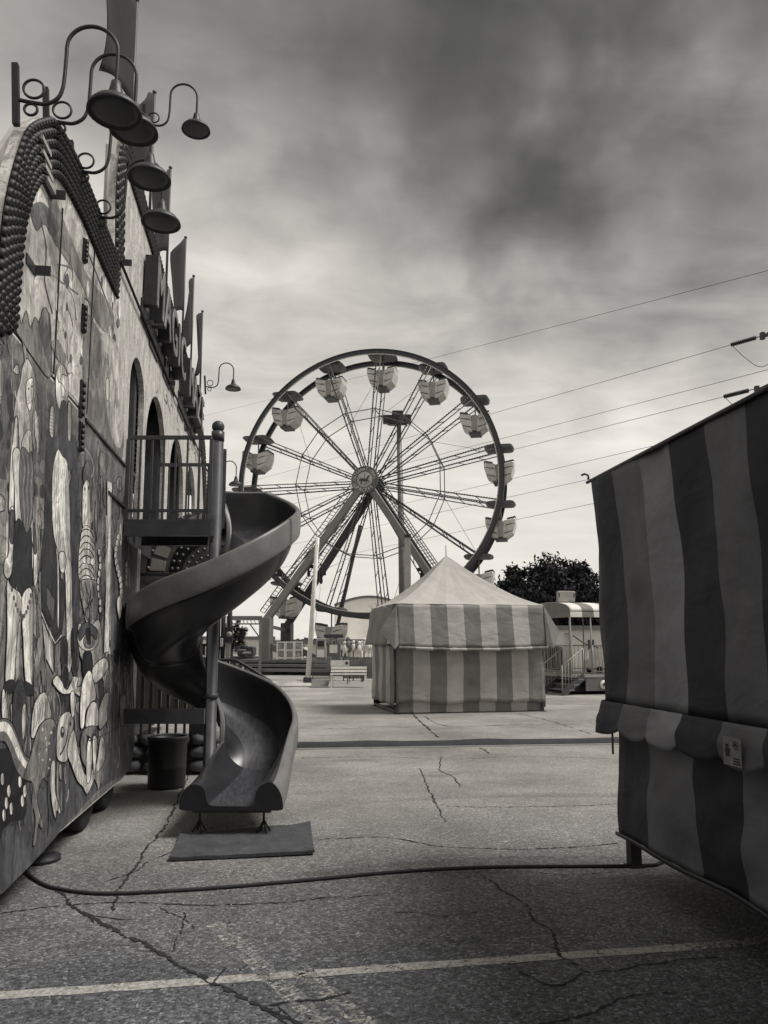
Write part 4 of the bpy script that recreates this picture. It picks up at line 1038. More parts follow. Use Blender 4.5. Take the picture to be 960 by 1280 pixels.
# curved exit handrail beyond the slide
def exit_handrail():
    D = 13.0; V = lambda px, py, d=0: dep(px, py, D + d)
    root = thing('exit_handrail', 'black curved handrail of the funhouse exit ramp, beyond the slide', 'handrail', tuple(cam_pt((310 - 480) / F * D, D)))
    top = [V(270, 826), V(292, 825), V(305, 831), V(320, 840), V(332, 848), (V(339, 853)), V(342, 861), V(342, 868)]
    mb = MB(); mb.tube(smooth_open(top, 5), .028, 8); mb.build('top_rail', M['black_iron'], root)
    mb = MB(); tp = resample(top[:6], 11)
    for p in tp: q = p - Vector((0, 0, .95)); q.z = max(.02, q.z - .15); mb.tube([p, q], .014, 6)
    mb.build('bars', M['black_iron'], root)
    mb = MB(); lo = [p - Vector((0, 0, .85)) for p in top[:6]]; mb.tube(lo, .018, 6); mb.build('bottom_rail', M['black_iron'], root)
    # posts at the far end of the funhouse
    D = 16.5; r2 = thing('entrance_post', 'cluster of black posts with a round sign, behind the slide post', 'post', tuple(cam_pt((284 - 480) / F * D, D)))
    for px, t in ((275, 700), (281, 706), (289.5, 690)):
        mb = MB(); p = dep(px, t, D); b = Vector((p.x, p.y, 0)); mb.tube([b, p], .05, 10); mb.ball(p + Vector((0, 0, .05)), .09); mb.ball(dep(px, t + 55, D), .1, .1, .07); mb.build('column', M['black'], r2)
    mb = MB(); c = dep(286, 794, D - .12); mb.obox(c, RGT, FWD, (0, 0, 1), .085, .02, .16); mb.build('sign_board', M['dark'], r2)
    mb = MB(); mb.lathe(dep(286.5, 793, D - .15), [(0, .01), (.06, .01), (.06, -.01)], 20, -FWD); mb.build('round_emblem', M['pale_steel'], r2)
    mb = MB(); mb.obox(dep(284.5, 822, D - .10), RGT, FWD, (0, 0, 1), .05, .02, .36); mb.build('notice_board', M['pale_steel'], r2)
    mb = MB(); mb.obox(dep(277, 803, D - .08), RGT, FWD, (0, 0, 1), .03, .02, .09, None, .012); mb.build('white_lamp', M['white'], r2)
exit_handrail()

# ------------------------------------------------------------------ cables on the ground
def cable():
    px = [(20, 1078), (30, 1086), (45, 1099), (70, 1110), (130, 1117), (220, 1113), (350, 1103), (480, 1091), (600, 1084), (730, 1083), (806, 1082), (826, 1079), (842, 1068)]
    pts = [on_z(x, y, .012) for x, y in px]; pts = smooth_open(pts, 8)
    pts = [p + Vector((nz(p, 1.3) * .015, nz(p + Vector((5, 5, 5)), 1.3) * .015, 0)) for p in pts]
    mb = MB(); mb.tube(pts, .012, 10)
    tag(mb.build('power_cable', M['rubber']), 'thick black power cable snaking across the cracked asphalt to the right-hand booth', 'cable')
    a, b = on_z(345, 934), on_z(800, 927)
    mb = MB(); n = 34; P = []
    t = (b - a).normalized(); s = Vector((-t.y, t.x, 0))
    for i in range(n):
        c = a.lerp(b, i / (n - 1)); h = .055 + .03 * max(0, nz(c, 1.1)); w = .62 + .12 * nz(c, .9)
        P.append([c + s * (w * x) * .45 + Vector((0, 0, .004 + h * z)) for x, z in ((-1, 0), (-.75, .7), (-.3, 1), (.3, 1), (.75, .7), (1, 0))])
    mb.grid(P); root = mb.build('cable_cover', M['mid_rubber'])
    tag(root, 'long low dark cable cover running across the lane in front of the marquee', 'cable cover')
    mb = MB()
    for i in range(n - 1):
        c = a.lerp(b, i / (n - 1)) - s * .33; d = a.lerp(b, (i + 1) / (n - 1)) - s * .33; mb.bar(c + Vector((0, 0, .01)), d + Vector((0, 0, .01)), .03, .02)
    mb.build('edge_strip', M['backing'], root)
M['mid_rubber'] = paint('worn_rubber', 0.02, .85, .4, 3, fine=.2)
cable()

# ------------------------------------------------------------------ striped game booth on the right
BX = 2.26
def booth():
    yc = on_x(737, 598, BX).y
    root = thing('striped_booth', 'closed game booth wrapped in dark striped canvas, filling the right foreground', 'booth', (BX + 1.4, 2.6, 0))
    Q = lambda px, py: on_x(px, py, BX)
    ct = [canvas('booth_canvas_a', .055, cool=1), canvas('booth_canvas_b', .16, cool=1), canvas('booth_canvas_c', .25, cool=1), canvas('booth_canvas_d', .036, cool=1), canvas('booth_canvas_e', .13, cool=1)]
    zt, zm = Q(742, 600).z, Q(752, 877).z
    bounds = [Q(x, 640).y for x in (769, 801, 838, 886, 937, 990)]
    seq = [0, 1, 2, 3, 4, 3, 4]
    def stripe(y):
        for i, b in enumerate(bounds):
            if y > b: return seq[i]
        k = int((bounds[-1] - y) / .36); return [3, 4][k % 2]
    Y0 = 0.7
    # stripe-aligned columns
    cols = [yc + .16, yc + .10, yc + .03, yc - .06]
    y = yc - .06
    ys = sorted(set([round(v, 4) for v in cols + [b for b in bounds] + [yc - .06 - i * .085 for i in range(int((yc - Y0) / .085))]]), reverse=True)
    def sheet(z0, z1, nr, bulge, dx, seed, right_shift=0):
        P = []
        for i, yy in enumerate(ys):
            row = []
            for j in range(nr + 1):
                s = j / nr; z = z0 + (z1 - z0) * s
                x = BX + dx * (1 - s) + bulge * math.sin(PI * s) * .03
                x += .035 * nz((yy * 1.3, z * 1.1, seed)) + .016 * nz((yy * 4, z * 3.2, seed + 7)) + .02 * nz((yy * 2.2 + z * 1.6, z * .9, seed + 5))
                yv = yy
                if yy > yc - .02:                            # rounded corner, sagging loose canvas
                    k = (yy - (yc - .02)) / .18; x += .03 + .10 * k * k; yv = yc - .02 + (yy - yc + .02) * (.25 + 1.5 * math.sin(PI * min(1, s * 1.05 + .08)) ** .8)
                row.append(Vector((x, yv, z)))
            P.append(row)
        return P
    mb = MB(); P = sheet(zm, zt, 26, 1, .04, 3)
    mb.grid(P, thick=.008, mcol=lambda i, j: stripe((ys[i] + ys[i + 1]) / 2) if ys[i] < yc + .02 else (1 if i < 1 else 0))
    mb.build('upper_canvas', ct, root)
    # valance: scalloped flap
    mb = MB(); P = []; nr = 8
    for i, yy in enumerate(ys):
        # scallop phase within stripe pairs
        st = sorted(bounds + [bounds[-1] - .36 * k for k in range(1, 16)] + [yc + .2], reverse=True)
        a = max([b for b in st if b <= yy + 1e-6] or [yy - .3]); b = min([c for c in st if c > yy + 1e-6] or [yy + .3]); t = (yy - a) / max(.05, b - a)
        drop = .17 + .045 * math.sin(PI * min(1, max(0, t))) ** .6 + .012 * nz((yy * 2, 1, 1))
        row = []
        for j in range(nr + 1):
            s = j / nr; z = zm + .012 - drop * s
            x = BX - .015 - .045 * math.sin(PI * .55 * s) + .035 * nz((yy * 3.2, z * 6, 4)) * s + .014 * nz((yy * 9 + z * 8, z * 14, 2))
            yv = yy
            yv = yv - .07
            if yy > yc - .02: k = (yy - (yc - .02)) / .18; x += .03 + .10 * k * k; yv = yc - .09 + (yy - yc + .02) * .25
            row.append(Vector((x, yv, z)))
        P.append(row)
    mb.grid(P, thick=.006, mcol=lambda i, j: stripe((ys[i] + ys[i + 1]) / 2) if ys[i] < yc - .02 else 0)
    val = mb.build('valance', ct, root)
    # lower canvas
    zb = Q(790, 1052).z; ysave = list(ys); yl = Q(766, 960).y
    ys2 = [v for v in ys if v < yl - .01]; ys2 = [yl] + ys2
    ybl = [Q(806, 960).y, Q(866, 960).y, Q(921, 960).y]
    def st2(y):
        if y > ybl[0]: return 0
        if y > ybl[1]: return 1
        if y > ybl[2]: return 3
        k = int((ybl[2] - y) / .42); return [1, 3][k % 2]
    ys2 = sorted(set(ys2 + ybl), reverse=True)
    mb = MB(); P = []; nr = 20
    for yy in ys2:
        row = []
        for j in range(nr + 1):
            s = j / nr; z = zb + .018 * nz((yy * 2, 3, 3)) + (zm - .03 - zb) * s
            x = BX + .015 + .05 * nz((yy * 1.7, z * 1.6, 12)) + .022 * nz((yy * 4.5 + z * 3, z * 4, 2))
            row.append(Vector((x, yy + (.05 * nz((z * 2, 1, 9)) if yy == yl else 0), z)))
        P.append(row)
    mb.grid(P, thick=.006, mcol=lambda i, j: st2((ys2[i] + ys2[i + 1]) / 2)); mb.build('lower_canvas', ct, root)
    mb = MB(); P = []
    for yy in ys2:
        b = BX + .015 + .05 * nz((yy * 1.7, zb * 1.6, 12)) - .012; z = zb + .018 * nz((yy * 2, 3, 3)); P.append([Vector((b, yy, z - .014)), Vector((b - .003, yy, z)), Vector((b, yy, z + .012))])
    mb.grid(P, thick=.004); mb.build('hem', [M['dark']], root)
    # roof: sloping up from the eave, dark eave pipe and a hook
    mb = MB(); ridge = zt + .55
    mb.grid([[Vector((BX - .01, y, zt + .012)), Vector((BX + .5, y, zt + .17 + .01 * nz((y, 1, 1)))), Vector((BX + 1.45, y, ridge)), Vector((BX + 2.9, y, zt))] for y in (yc - .03, 4.5, 3.5, 2.5, 1.5, Y0)], thick=.01)
    mb.build('roof_canvas', ct[2], root)
    mb = MB(); mb.tube([(BX - .012, yc + .02, zt + .0), (BX - .012, Y0, zt + .0)], .012, 10); mb.build('eave_pipe', M['black'], root)
    mb = MB(); p = Vector((BX - .01, yc + .0, zt + .02)); mb.tube([p, p + Vector((0, 0, .03)), p + Vector((-.02, .02, .045)), p + Vector((-.05, .0, .03))], .008, 6); mb.build('hook', M['black'], root)
    # far, near and rear walls, so it is a closed booth
    mb = MB(); mb.box((BX + .16, yc - .06, zb), (BX + 2.9, yc - .03, zt)); mb.build('end_canvas', ct[1], root)
    mb = MB(); mb.box((BX + 2.86, Y0, zb), (BX + 2.9, yc - .07, zt)); mb.box((BX + .1, Y0, zb), (BX + 2.85, Y0 + .03, zt)); mb.box((BX + .12, Y0 + .04, zb + .12), (BX + 2.85, yc - .08, zb + .16)); mb.build('body_panel', ct[3], root)
    # legs, strap, loose cord
    lp = on_z(793, 1083)
    for x, yy in ((lp.x, lp.y), (lp.x, 2.2), (lp.x, 1.0), (BX + 2.7, 5.2), (BX + 2.7, 2.2)):
        mb = MB(); mb.box((x - .04, yy - .04, 0), (x + .04, yy + .04, zb + .01)); mb.box((x - .055, yy - .055, 0), (x + .055, yy + .055, .012)); mb.build('leg', M['black_iron'], root)
    mb = MB(); p, q = Q(766.5, 903), Q(766.5, 942); mb.box((BX - .012, p.y - .01, q.z), (BX - .006, p.y + .012, p.z)); mb.build('strap', M['dark'], root)
    # sticker on the valance with warning pictograms
    a, b = Q(921, 919), Q(946, 957)
    y0, y1, z1, z0 = a.y, b.y, a.z, b.z - .012
    X = BX - .075
    mb = MB(); mb.box((X - .002, y1, z0), (X, y0, z1)); stk = mb.build('sticker', M['sticker'], val)
    mb = MB(); w = y0 - y1; h = z1 - z0; xx = X - .004
    def el(cy, cz, r, rz):
        mb.poly([(xx, y0 - w * (cy + r * math.cos(2 * PI * i / 16)), z0 + h * (cz + rz * math.sin(2 * PI * i / 16))) for i in range(16)])
    el(.25, .68, .10, .07); mb.poly([(xx, y0 - w * u, z0 + h * v) for u, v in ((.12, .6), (.4, .6), (.38, .34), (.32, .28), (.27, .34), (.22, .28), (.15, .34))])
    for i in range(10):
        t = 2 * PI * i / 10; t2 = 2 * PI * (i + .8) / 10
        mb.poly([(xx, y0 - w * (.74 + .17 * math.cos(u) * k), z0 + h * (.74 + .15 * math.sin(u) * k)) for u, k in ((t, 1), (t2, 1), (t2, .75), (t, .75))])
    mb.poly([(xx, y0 - w * u, z0 + h * v) for u, v in ((.62, .68), (.7, .84), (.8, .78), (.86, .66), (.76, .72))])
    for k in range(3): mb.poly([(xx, y0 - w * u, z0 + h * v) for u, v in ((.56, .30 - k * .09), (.93, .30 - k * .09), (.93, .25 - k * .09), (.56, .25 - k * .09))])
    mb.build('pictogram', M['black'], stk)
M['sticker'] = paint('sticker_paper', .22, .5, .3, 20)
booth()
# ------------------------------------------------------------------ striped marquee in the lane
def marquee():
    FL = on_z(495, 893); FR = on_z(681, 889.3)
    ex = (FR - FL); W = ex.length; ex = ex.normalized(); ey = Vector((-ex.y, ex.x, 0)); DP = 2.6
    root = thing('striped_marquee', 'peaked striped marquee stall closed with canvas, alone in the lane', 'marquee', tuple((FL + FR) / 2))
    L = lambda u, v, z: FL + ex * u + ey * v + Vector((0, 0, z))
    zl = dep(495, 754, 17.5).z; ze = zl; zr = 1.60
    lt, dk = canvas('marquee_pale', .33, .12), canvas('marquee_grey', .145, .15); rl, rd = canvas('marquee_roof_pale', .36, .08), canvas('marquee_roof_grey', .33, .08)
    sd = canvas('marquee_side_grey', .17, .15); NS = 9; nst = 6
    def st(i): return 1 if (i // nst) % 2 == 0 else 0
    n = NS * nst
    # lower front and side skirts
    def wall(o, d, nn, width, nrm, stripes, zlo, zhi, seed, name, bul=.03, mats=(lt, dk), wav=0, ysag=0):
        mb = MB(); P = []; rows = 16
        for i in range(nn + 1):
            row = []
            for j in range(rows + 1):
                s = j / rows; u = width * i / nn; z = zlo + (zhi - zlo) * s + (wav * nz((u * 1.2, seed, 0)) * (1 - s))
                p = o + d * u + nrm * (bul * nz((u * 1.5, z * 1.6, seed)) + .014 * nz((u * 5, z * 2.6, seed + 3)) + ysag * math.sin(PI * s)) + Vector((0, 0, z)); row.append(p)
            P.append(row)
        mb.grid(P, thick=.008, mcol=lambda i, j: stripes(i)); return mb.build(name, list(mats), root)
    wall(L(0, -.02, 0), ex, n, W, -ey, st, .24, zr + .02, 1, 'front_canvas', .07, wav=.09)
    wall(L(.02, .06, 0), ex, n, W - .04, -ey, st, .02, .34, 2, 'base_skirt', .01)
    wall(L(-.03, DP, 0), -ey, 24, DP - .10, -ex, lambda i: (i // 4) % 2, .18, zr, 3, 'side_canvas', .05, wav=.04)
    wall(L(W + .02, 0, 0), ey, 24, DP, ex, lambda i: (i // 4) % 2, .1, zr, 4, 'side_canvas', .04)
    wall(L(W, DP, 0), -ex, n, W, ey, st, .1, zr, 5, 'rear_canvas', .03)
    # upper awning flap hanging from the eave, with flared ears
    mb = MB(); P = []; rows = 12
    for i in range(n + 1):
        u = i / n; row = []
        for j in range(rows + 1):
            s = j / rows; z = ze - (ze - zr + .06) * s
            flare = .05 + .16 * s + .03 * nz((u * 6, s * 2, 8)); sag = .03 * nz((u * 9, s * 3, 2))
            row.append(L(W * u, -flare - sag * s, z - .05 * s * math.sin(PI * u) * .6))
        P.append(row)
    mb.grid(P, thick=.01, mcol=lambda i, j: st(i)); mb.build('awning', [lt, dk], root)
    # rolled edge along the awning
    mb = MB(); pts = [L(W * (i / 40), -.27 - .02 * nz((i * .3, 1, 1)), zr - .08 - .05 * math.sin(PI * i / 40) + .015 * nz((i * .4, 2, 2))) for i in range(41)]
    pts = resample(pts, n + 1)
    for i in range(n): mb.tube([pts[i], pts[i + 1]], .034 + .012 * nz((i * .5, 1, 7)), 8, st(i), cap=i in (0, n - 1))
    mb.build('rolled_edge', [lt, dk], root)
    def ear(pts, name='awning_ear'):
        mb = MB(); mb.prism(pts, -ey * .012); mb.build(name, [dk], root)
    ear([L(0, -.06, ze), L(-.40, -.12, ze - .62), L(-.10, -.3, zr - .12), L(.02, -.24, zr)])
    ear([L(W, -.06, ze), L(W + .36, -.14, ze - .62), L(W + .13, -.3, zr - .10), L(W - .02, -.24, zr)])
    mb = MB(); I, J = 18, 10; P = []
    for i in range(I + 1):
        P.append([L(-.02 - (.04 + .16 * (j / J)) - .04 * nz((i * .4, j * .3, 6)), .02 + (DP - .02) * i / I, ze - (ze - zr + .02) * j / J) for j in range(J + 1)])
    mb.grid(P, thick=.01, mcol=lambda i, j: 1 if (i // 3) % 2 == 0 else 0); mb.build('awning', [sd, dk], root)
    # roof: four hanging-curve panels
    ap = dep(558, 694, 19.4).z; cx, cy = W / 2 - .2, DP / 2
    def panel(a, b, ns, name):
        mb = MB(); P = []; rows = 16; nn = ns * 5
        for i in range(nn + 1):
            t = i / nn; e = a.lerp(b, t); row = []
            for j in range(rows + 1):
                s = j / rows; q = e.lerp(Vector((cx, cy, 0)), s); z = ze + .01 + (ap - ze) * (s ** 1.45 * .82 + s * .18) - .05 * math.sin(PI * s) * math.sin(PI * t) + .012 * nz((t * 8, s * 5, 3)); row.append(L(q.x, q.y, z))
            P.append(row)
        mb.grid(P, thick=None, mcol=lambda i, j: 1 if (i // 5) % 2 == 0 else 0); mb.build('roof_panel', [rl, rd], root)
    c = [Vector((-.05, -.06, 0)), Vector((W + .05, -.06, 0)), Vector((W + .05, DP + .05, 0)), Vector((-.05, DP + .05, 0))]
    panel(c[0], c[1], 9, 'f'); panel(c[1], c[2], 9, 'r'); panel(c[2], c[3], 9, 'b'); panel(c[3], c[0], 9, 'l')
    mb = MB(); mb.tube([L(cx, cy, ap - .05), L(cx, cy, ap + .28)], .012, 6); mb.build('peak_rod', M['pale_steel'], root)
    mb = MB()
    for u, v in ((.03, .04), (W - .03, .04), (.03, DP - .05), (W - .03, DP - .05), (W / 2, DP - .05)): mb.bar(L(u, v, .02), L(u, v, ze), .05, up=(0, 1, 0)); mb.box(tuple(L(u, v, 0) - Vector((.07, .07, 0))), tuple(L(u, v, 0.015) + Vector((.07, .07, 0))))
    mb.bar(L(.03, .1, .06), L(.03, DP, .06), .05); mb.bar(L(.03, DP, .08), L(W, DP, .08), .05)
    mb.build('frame', M['dark'], root)
    # counter inside
    mb = MB(); a = L(.1, .15, .1); 
    for v in (.15, DP - .3): mb.bar(L(.15, v, .5), L(W - .15, v, .5), .06, .75)
    mb.build('counter', M['dark'], root)
marquee()

# ------------------------------------------------------------------ ferris wheel
WD = 44.0
YAW = R(13.0)
AX = RGT * math.sin(YAW) + FWD * math.cos(YAW); LT = RGT * math.cos(YAW) - FWD * math.sin(YAW); UP = Vector((0, 0, 1))
PC = dep(463.2, 605.5, WD); RW = 7.76
NSP = 15; ANG = [R(84.5 - 24 * k) for k in range(NSP)]
def wp(r, a, d=0.0): return PC + LT * (r * math.cos(a)) + UP * (r * math.sin(a)) + AX * d
HALF = .98
def ferris():
    root = thing('ferris_wheel', 'tall ferris wheel with a round medallion hub, rising behind the striped marquee', 'ferris wheel', (PC.x, PC.y, 0))
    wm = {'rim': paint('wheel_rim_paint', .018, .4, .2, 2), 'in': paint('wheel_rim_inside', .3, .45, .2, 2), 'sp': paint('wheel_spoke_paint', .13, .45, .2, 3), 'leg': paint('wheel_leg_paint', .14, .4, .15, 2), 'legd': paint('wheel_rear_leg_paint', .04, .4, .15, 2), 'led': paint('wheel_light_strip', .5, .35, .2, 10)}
    n = 120
    for s in (-1, 1):
        d0, d1 = (HALF - .06) * s, (HALF + .06) * s
        mb = MB()
        for i in range(n):
            a, b = 2 * PI * i / n, 2 * PI * (i + 1) / n
            for r0, r1, e0, e1, m in ((RW - .02, RW + .06, d0 - .06 * s, d1, 0), (RW - .24, RW - .025, d0 + .03 * s, d1 - .03 * s, 1)):
                q = lambda r, t, d: wp(r, t, d)
                mb.cm = m
                mb.hexa([q(r0, a, e0), q(r1, a, e0), q(r1, b, e0), q(r0, b, e0)], [q(r0, a, e1), q(r1, a, e1), q(r1, b, e1), q(r0, b, e1)])
        rim = mb.build('rim', [wm['rim'], wm['legd']], root)
        mb = MB(); m_ = 240; mb.tube([wp(RW - .26, 2 * PI * i / 120, HALF * s - .03) for i in range(120)], .022, 5, closed=True)
        for i in range(m_):
            a = 2 * PI * i / m_; p = wp(RW - .27, a, (HALF) * s - .05); mb.obox(p, LT * math.cos(a) + UP * math.sin(a), AX, -LT * math.sin(a) + UP * math.cos(a), .022, .03, .05)
        mb.build('light_strip', wm['led'], rim)
        # brace ring
        mb = MB(); RB = 4.32
        for k in range(NSP):
            for off in (0,): mb.tube([wp(RB + off, ANG[k], s * .82), wp(RB + off, ANG[k] - R(24), s * .82)], .028, 6)
        mb.build('brace_ring', wm['sp'], root)
        for k, a in enumerate(ANG):
            mb = MB(); t = R(1.0)
            p0, p1 = wp(.55, a + R(7), s * .70), wp(RW - .05, a + t * .9, s * HALF); q0, q1 = wp(.55, a - R(7), s * .70), wp(RW - .05, a - t * .9, s * HALF)
            mb.tube([p0, p1], .038, 6); mb.tube([q0, q1], .033, 6)
            for f in (.15, .32, .48, .64, .8): mb.tube([p0.lerp(p1, f), q0.lerp(q1, f + .06)], .022, 5)
            if True:
                for f in range(44): c = p0.lerp(p1, .03 + .95 * f / 44) - AX * .045; mb.obox(c, LT, AX, UP, .035, .03, .035, 1)
            mb.build('spoke', [wm['sp'], wm['rim']], root)
    mb = MB()
    for k, a in enumerate(ANG): mb.tube([wp(RW - .1, a, -HALF), wp(RW - .1, a, HALF)], .05, 8)
    for k, a in enumerate(ANG): mb.tube([wp(4.32, a, -.8), wp(4.32, a, .8)], .03, 6); 
    for k, a in enumerate(ANG):
        if k % 2 == 0: mb.tube([wp(4.32, a, .8), wp(RW - .1, a - R(24), .9)], .012, 5)
    mb.build('cross_tie', wm['sp'], root)
    # hub and medallion
    mb = MB(); mb.lathe(PC - AX * 1.25, [(0, 0), (.35, 0), (.42, .1), (.42, 2.4), (.35, 2.5), (0, 2.5)], 24, AX); hub = mb.build('hub', M['dark'], root)
    for s in (-1, 1):
        mb = MB(); mb.lathe(PC + AX * (.70 * s - .04), [(.3, 0), (.66, 0), (.66, .08), (.3, .08)], 30, AX); mb.build('spoke_flange', M['dark'], hub)
    f = PC - AX * 1.34
    mb = MB(); mb.lathe(f, [(0, 0), (.78, 0), (.80, -.02), (.78, -.05), (.74, -.05), (.74, -.035), (0, -.035)], 48, AX); med = mb.build('medallion', M['mid'], hub)
    mb = MB(); mb.lathe(f, [(.0, -.042), (.44, -.042), (.45, -.036), (.44, -.03)], 40, AX); mb.build('medallion_disc', M['backing'], med)
    mb = MB()                                               # lettering round the ring
    def arc_text(txt, a0, a1, r, flip):
        for i, ch in enumerate(txt):
            if ch == ' ': continue
            a = a0 + (a1 - a0) * i / (len(txt) - 1); vs, fs = text_mesh(ch, .25, .006)
            rd = LT * math.cos(a) + UP * math.sin(a); up = rd if not flip else -rd; rt = Vector(up).cross(AX); rt = rt.normalized()
            if not flip: rt = (LT * math.sin(a) - UP * math.cos(a))
            else: rt = -(LT * math.sin(a) - UP * math.cos(a))
            c = f + rd * r - AX * .045
            mb.add([c + rt * v.x * .8 + up * v.y - AX * v.z for v in vs], fs, None, False)
    arc_text('INTERNATIONAL', R(180), R(5), .60, False); mb.build('medallion_lettering', M['white'], med); mb = MB(); arc_text('PACERS', R(228), R(312), .60, True)
    mb.build('medallion_lettering', M['white'], med)
    mb = MB(); W2 = lambda x, z: f + LT * x + UP * z - AX * .046      # horse-on-a-pole emblem
    for pts in ([(-.27, -.02), (-.24, .08), (-.10, .07), (.04, .03), (.14, .09), (.18, .2), (.27, .24), (.30, .16), (.22, .1), (.20, -.02), (.14, -.1), (.0, -.1), (-.12, -.08), (-.2, -.12), (-.26, -.08)],
                [(-.2, -.1), (-.14, -.08), (-.19, -.2), (-.12, -.28), (-.17, -.29), (-.25, -.2)], [(.12, -.08), (.19, -.05), (.28, -.12), (.22, -.2), (.2, -.19), (.23, -.13)], [(.05, -.09), (.11, -.1), (.14, -.2), (.1, -.27), (.07, -.26), (.1, -.2)], [(-.27, .06), (-.34, .02), (-.32, -.14), (-.29, -.1), (-.29, -.0)],
                [(-.012, -.38), (.012, -.38), (.012, .38), (-.012, .38)]):
        ZO = AX * (.001 * len(pts)); mb.poly([W2(x, z) - ZO for x, z in pts])
    mb.build('horse_emblem', M['dark'], med)
    # legs
    V0 = lambda px, py, D: dep(px, py, D)
    hubF, hubB = PC - AX * 1.12, PC + AX * 1.12
    kF = V0(333, 775, 42.6); kF2 = Vector(hubF) + LT * (-(Vector(kF) - hubF).dot(LT)) + UP * (kF - hubF).z - AX * 0
    kB = V0(359, 782, 46.0); kB2 = Vector(hubB) + LT * (-(Vector(kB) - hubB).dot(LT)) + UP * (kB - hubB).z
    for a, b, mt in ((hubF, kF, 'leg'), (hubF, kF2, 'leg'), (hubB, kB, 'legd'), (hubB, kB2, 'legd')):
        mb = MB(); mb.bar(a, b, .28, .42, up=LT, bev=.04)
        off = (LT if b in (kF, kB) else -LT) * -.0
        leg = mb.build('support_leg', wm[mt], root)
        mb = MB(); g = Vector((b.x, b.y, 0.02)); mb.bar(b + UP * .15, g, .62, .62, up=LT, bev=.03); mb.obox(g + UP * .06, LT, AX, UP, .6, .6, .06); mb.build('leg_post', wm[mt], leg)
        # access ladder beside the leg
        o = (-LT if (b - a).dot(LT) < 0 else LT) * .62 + UP * .30; mb = MB(); p, q = a.lerp(b, .04) + o * .9, a.lerp(b, .97) + o * .9
        mb.tube([p, q], .03, 5); mb.tube([p - o * .42, q - o * .42], .03, 5)
        for i in range(40): c = p.lerp(q, i / 39); mb.tube([c, c - o * .42], .018, 4)
        mb.build('ladder', M['mid'], leg)
    for a, b, w in ((kF, kB, .16), (kF2, kB2, .16)): mb = MB(); mb.bar(a - UP * .3, b - UP * .3, w); mb.build('leg_tie', wm['leg'], root)
    for k, kb in ((kF, 1), (kF2, -1), (kB, 1), (kB2, -1)):
        mb = MB(); mb.bar(Vector((k.x, k.y, 1.6)), Vector((k.x, k.y, .25)) + LT * kb * 3.0, .22, .34, up=LT); mb.build('leg_brace', wm['leg'], root)
    mb = MB(); a, b = V0(438, 690, 46), V0(452, 818, 47); a = hubB.lerp(kB2, .0) ; mb.bar(hubB + UP * -2.2 - LT * .9, V0(412, 826, 46.5), .16); mb.build('rear_strut', wm['legd'], root)
    # loading deck with steps, rails and an operator's cabin
    mb = MB(); c = PC.copy(); c.z = 0
    D = lambda x, d, z: c + LT * x + AX * d + UP * z
    def slab(x0, x1, d0, d1, z0, z1, mm=0): mb.cm = mm; mb.hexa([D(x0, d0, z0), D(x1, d0, z0), D(x1, d1, z0), D(x0, d1, z0)], [D(x0, d0, z1), D(x1, d0, z1), D(x1, d1, z1), D(x0, d1, z1)])
    slab(-6.4, 5.2, -3.6, 3.4, .62, .78); slab(-6.2, 5.0, -3.4, 3.2, .25, .61, 1)
    slab(-6.6, 1.5, -4.3, -3.62, .40, .54); slab(-6.6, 1.5, -5.0, -4.32, .18, .32)
    mb.build('deck', [M['mid'], M['black']], root)
    mb = MB()
    for x0, x1, d in ((-1.6, 5.1, -3.5),):
        k = 34
        for i in range(k + 1): p = D(x0 + (x1 - x0) * i / k, d, .78); mb.tube([p, p + UP * 1.05], .02, 5)
        for z in (.9, 1.83): mb.tube([D(x0, d, z), D(x1, d, z)], .028, 6)
    mb.build('queue_rail', M['pale_steel'], root)
    for px, py in ((386, 708), (401.5, 717), (527, 712), (531, 718)):
        mb = MB(); p = V0(px, py, 43.4); mb.obox(p, RGT, FWD, UP, .27, .14, .10, None, .03); mb.tube([p + UP * .55, p - UP * .5], .06, 6); mb.ball(p - UP * .4 , .10, .1, .2); mb.build('floodlight', M['black'], root)
    return root
wheel = ferris()

